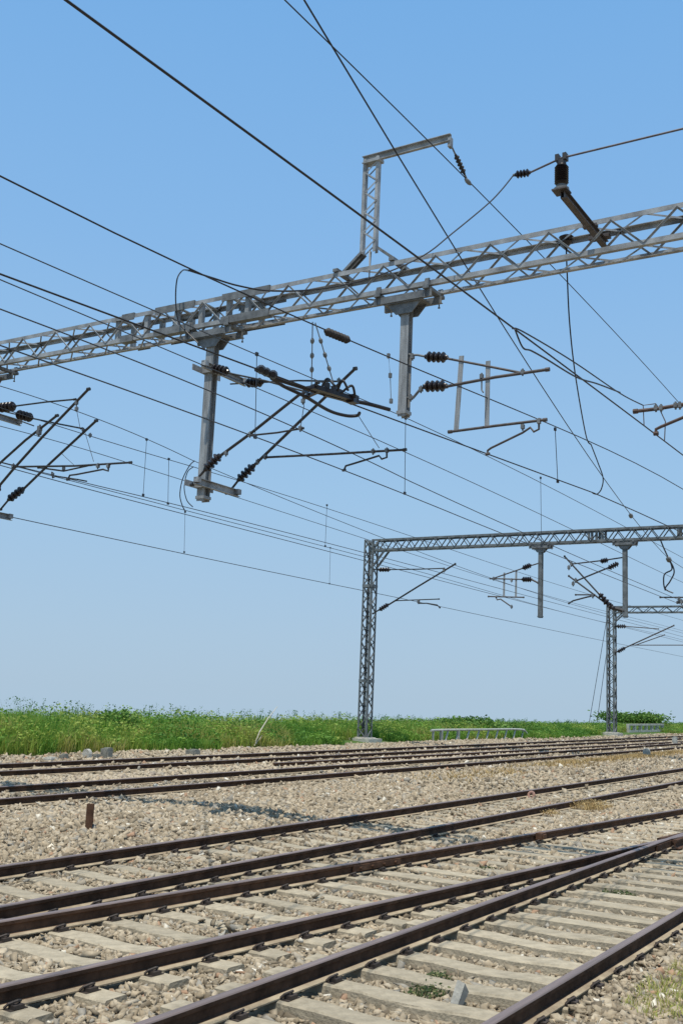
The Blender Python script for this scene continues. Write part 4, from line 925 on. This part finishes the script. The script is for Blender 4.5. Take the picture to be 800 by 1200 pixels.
tag(mb.build('ring', ORANGE, loc=(p.x, p.y, -.2)), 'faded reddish ring standing against the far rail of the middle track', 'ring')
def mark(q, label, name, cat, hh, wd, m, rnd=False):
    p = at(q, 'Z', -.1); b0 = float(bed(p.x, p.y)); mb = MB()
    if rnd:
        poly = [(p.x-.05, p.y-wd/2, b0-.05), (p.x-.05, p.y+wd/2, b0-.05)] + [(p.x-.05, p.y+wd/2*math.cos(a), b0+hh-wd/2+wd/2*math.sin(a)) for a in [math.pi*k/8 for k in range(9)]]
        mb.prism(poly, (.12, 0, 0))
    else:
        mb.box((p.x, p.y, b0+hh/2-.05), (wd*.9, wd, hh)); mb.box((p.x+.02, p.y-wd*.1, b0+hh-.04), (wd*.6, wd*.7, .04)); mb.box((p.x-wd*.3, p.y-wd*.56, b0+hh*.35), (wd*.3, wd*.2, hh*.55))
    tag(mb.build(name, m, loc=(p.x, p.y, b0)), label, cat)
mark((102, 886), 'rounded white marker stone at the grass edge on the left', 'marker_stone', 'marker', 0.32, 0.28, CONCW, True)
mark((125, 885), 'grey concrete block right of the rounded marker stone', 'concrete_block', 'block', 0.36, 0.28, CONCG)
mark((112, 886), 'low stone lump between the rounded marker and the grey block', 'stone_lump', 'stone', 0.19, 0.23, CONCG)
mark((58, 888), 'low pale rubble block at the grass edge near the left border', 'rubble_block', 'stone', 0.15, 0.36, CONCW)
mark((75, 887), 'small grey block left of the rounded marker stone', 'concrete_block', 'block', 0.22, 0.20, CONCG)
mark((226, 883), 'greenish grey box at the grass edge beneath the left drop arm', 'concrete_block', 'block', 0.26, 0.36, CONCG)
mark((790, 871), 'small white marker beside the farthest track, below the end of the grass bank', 'marker_stone', 'marker', .5, .26, WHITE)
mark((757, 888), 'round topped white marker standing before the second farthest track', 'marker_stone', 'marker', .42, .3, WHITE, True)
# white tubular railing lying along the grass
pa = at((507, 872), 'Y', 24.9); pb_ = at((619, 869), 'Y', 24.9); L_ = pb_.x-pa.x; zb0 = float(bed(pa.x, 24.9))-.03; hh = .60
t = thing('railing', 'long low white tubular railing in front of the grass right of the second gantry mast', 'railing', (pa.x, 24.9, zb0))
mb = MB(); mb.tube(spline([(pa.x, 24.9, zb0), (pa.x, 24.9, zb0+hh*.85), (pa.x+.3, 24.9, zb0+hh), (pa.x+L_*.5, 24.9, zb0+hh*1.0), (pb_.x-1.6, 24.9, zb0+hh*.97), (pb_.x-.5, 24.9, zb0+hh*.7), (pb_.x, 24.9, zb0)], 6), .06); mb.build('top_rail', WHITE, t)
for k in range(9):
    x = pa.x + 1.4 + (L_-2.6)*k/8.; mb = MB(); mb.tube([(x, 24.9, zb0), (x+.45, 24.93, zb0+hh*.97)], .05); mb.build('slanted_bar', WHITE, t)
for x in (pa.x+.95, pa.x+3.0): mb = MB(); mb.bar((x, 24.9, zb0), (x, 24.9, zb0+hh), .14, .14); mb.build('post', WHITE, t)
# low concrete parapet with openings beside the distant mast
pa = at((735, 862), 'Y', 26.2); pb_ = at((776, 861), 'Y', 26.2); zb0 = float(bed(pa.x, 26.2)); L_ = pb_.x-pa.x
t = thing('parapet', 'low white concrete parapet with square openings in front of the dark bush', 'parapet', (pa.x, 26.2, zb0))
mb = MB(); mb.bar((pa.x, 26.2, zb0+.62), (pb_.x, 26.2, zb0+.62), .25, .14); mb.build('coping', CONCW, t)
mb = MB(); mb.bar((pa.x, 26.2, zb0+.08), (pb_.x, 26.2, zb0+.08), .25, .18); mb.build('plinth', CONCW, t)
for k in range(7): mb = MB(); x = pa.x+.2+(L_-.4)*k/6; mb.box((x, 26.2, zb0+.36), (.4, .2, .38)); mb.build('post', CONCW, t)
# dead pale stalk leaning in the grass
pa = at((298, 872), 'Y', 25.0); mb = MB(); mb.tube([at((298, 874), 'Y', 25.), at((304, 858), 'Y', 25.), at((314, 842), 'Y', 25.), at((325, 828), 'Y', 25.)], [.03, .025, .02, .012], 6); mb.tube([at((298, 874), 'Y', 25.), at((307, 862), 'Y', 25.)], .018, 5)
tag(mb.build('dead_stalk', mat('bleached_wood', (.5, .46, .38), .9, 0, .2, 10), loc=pa), 'pale dead stalk leaning right in the green grass', 'stalk')
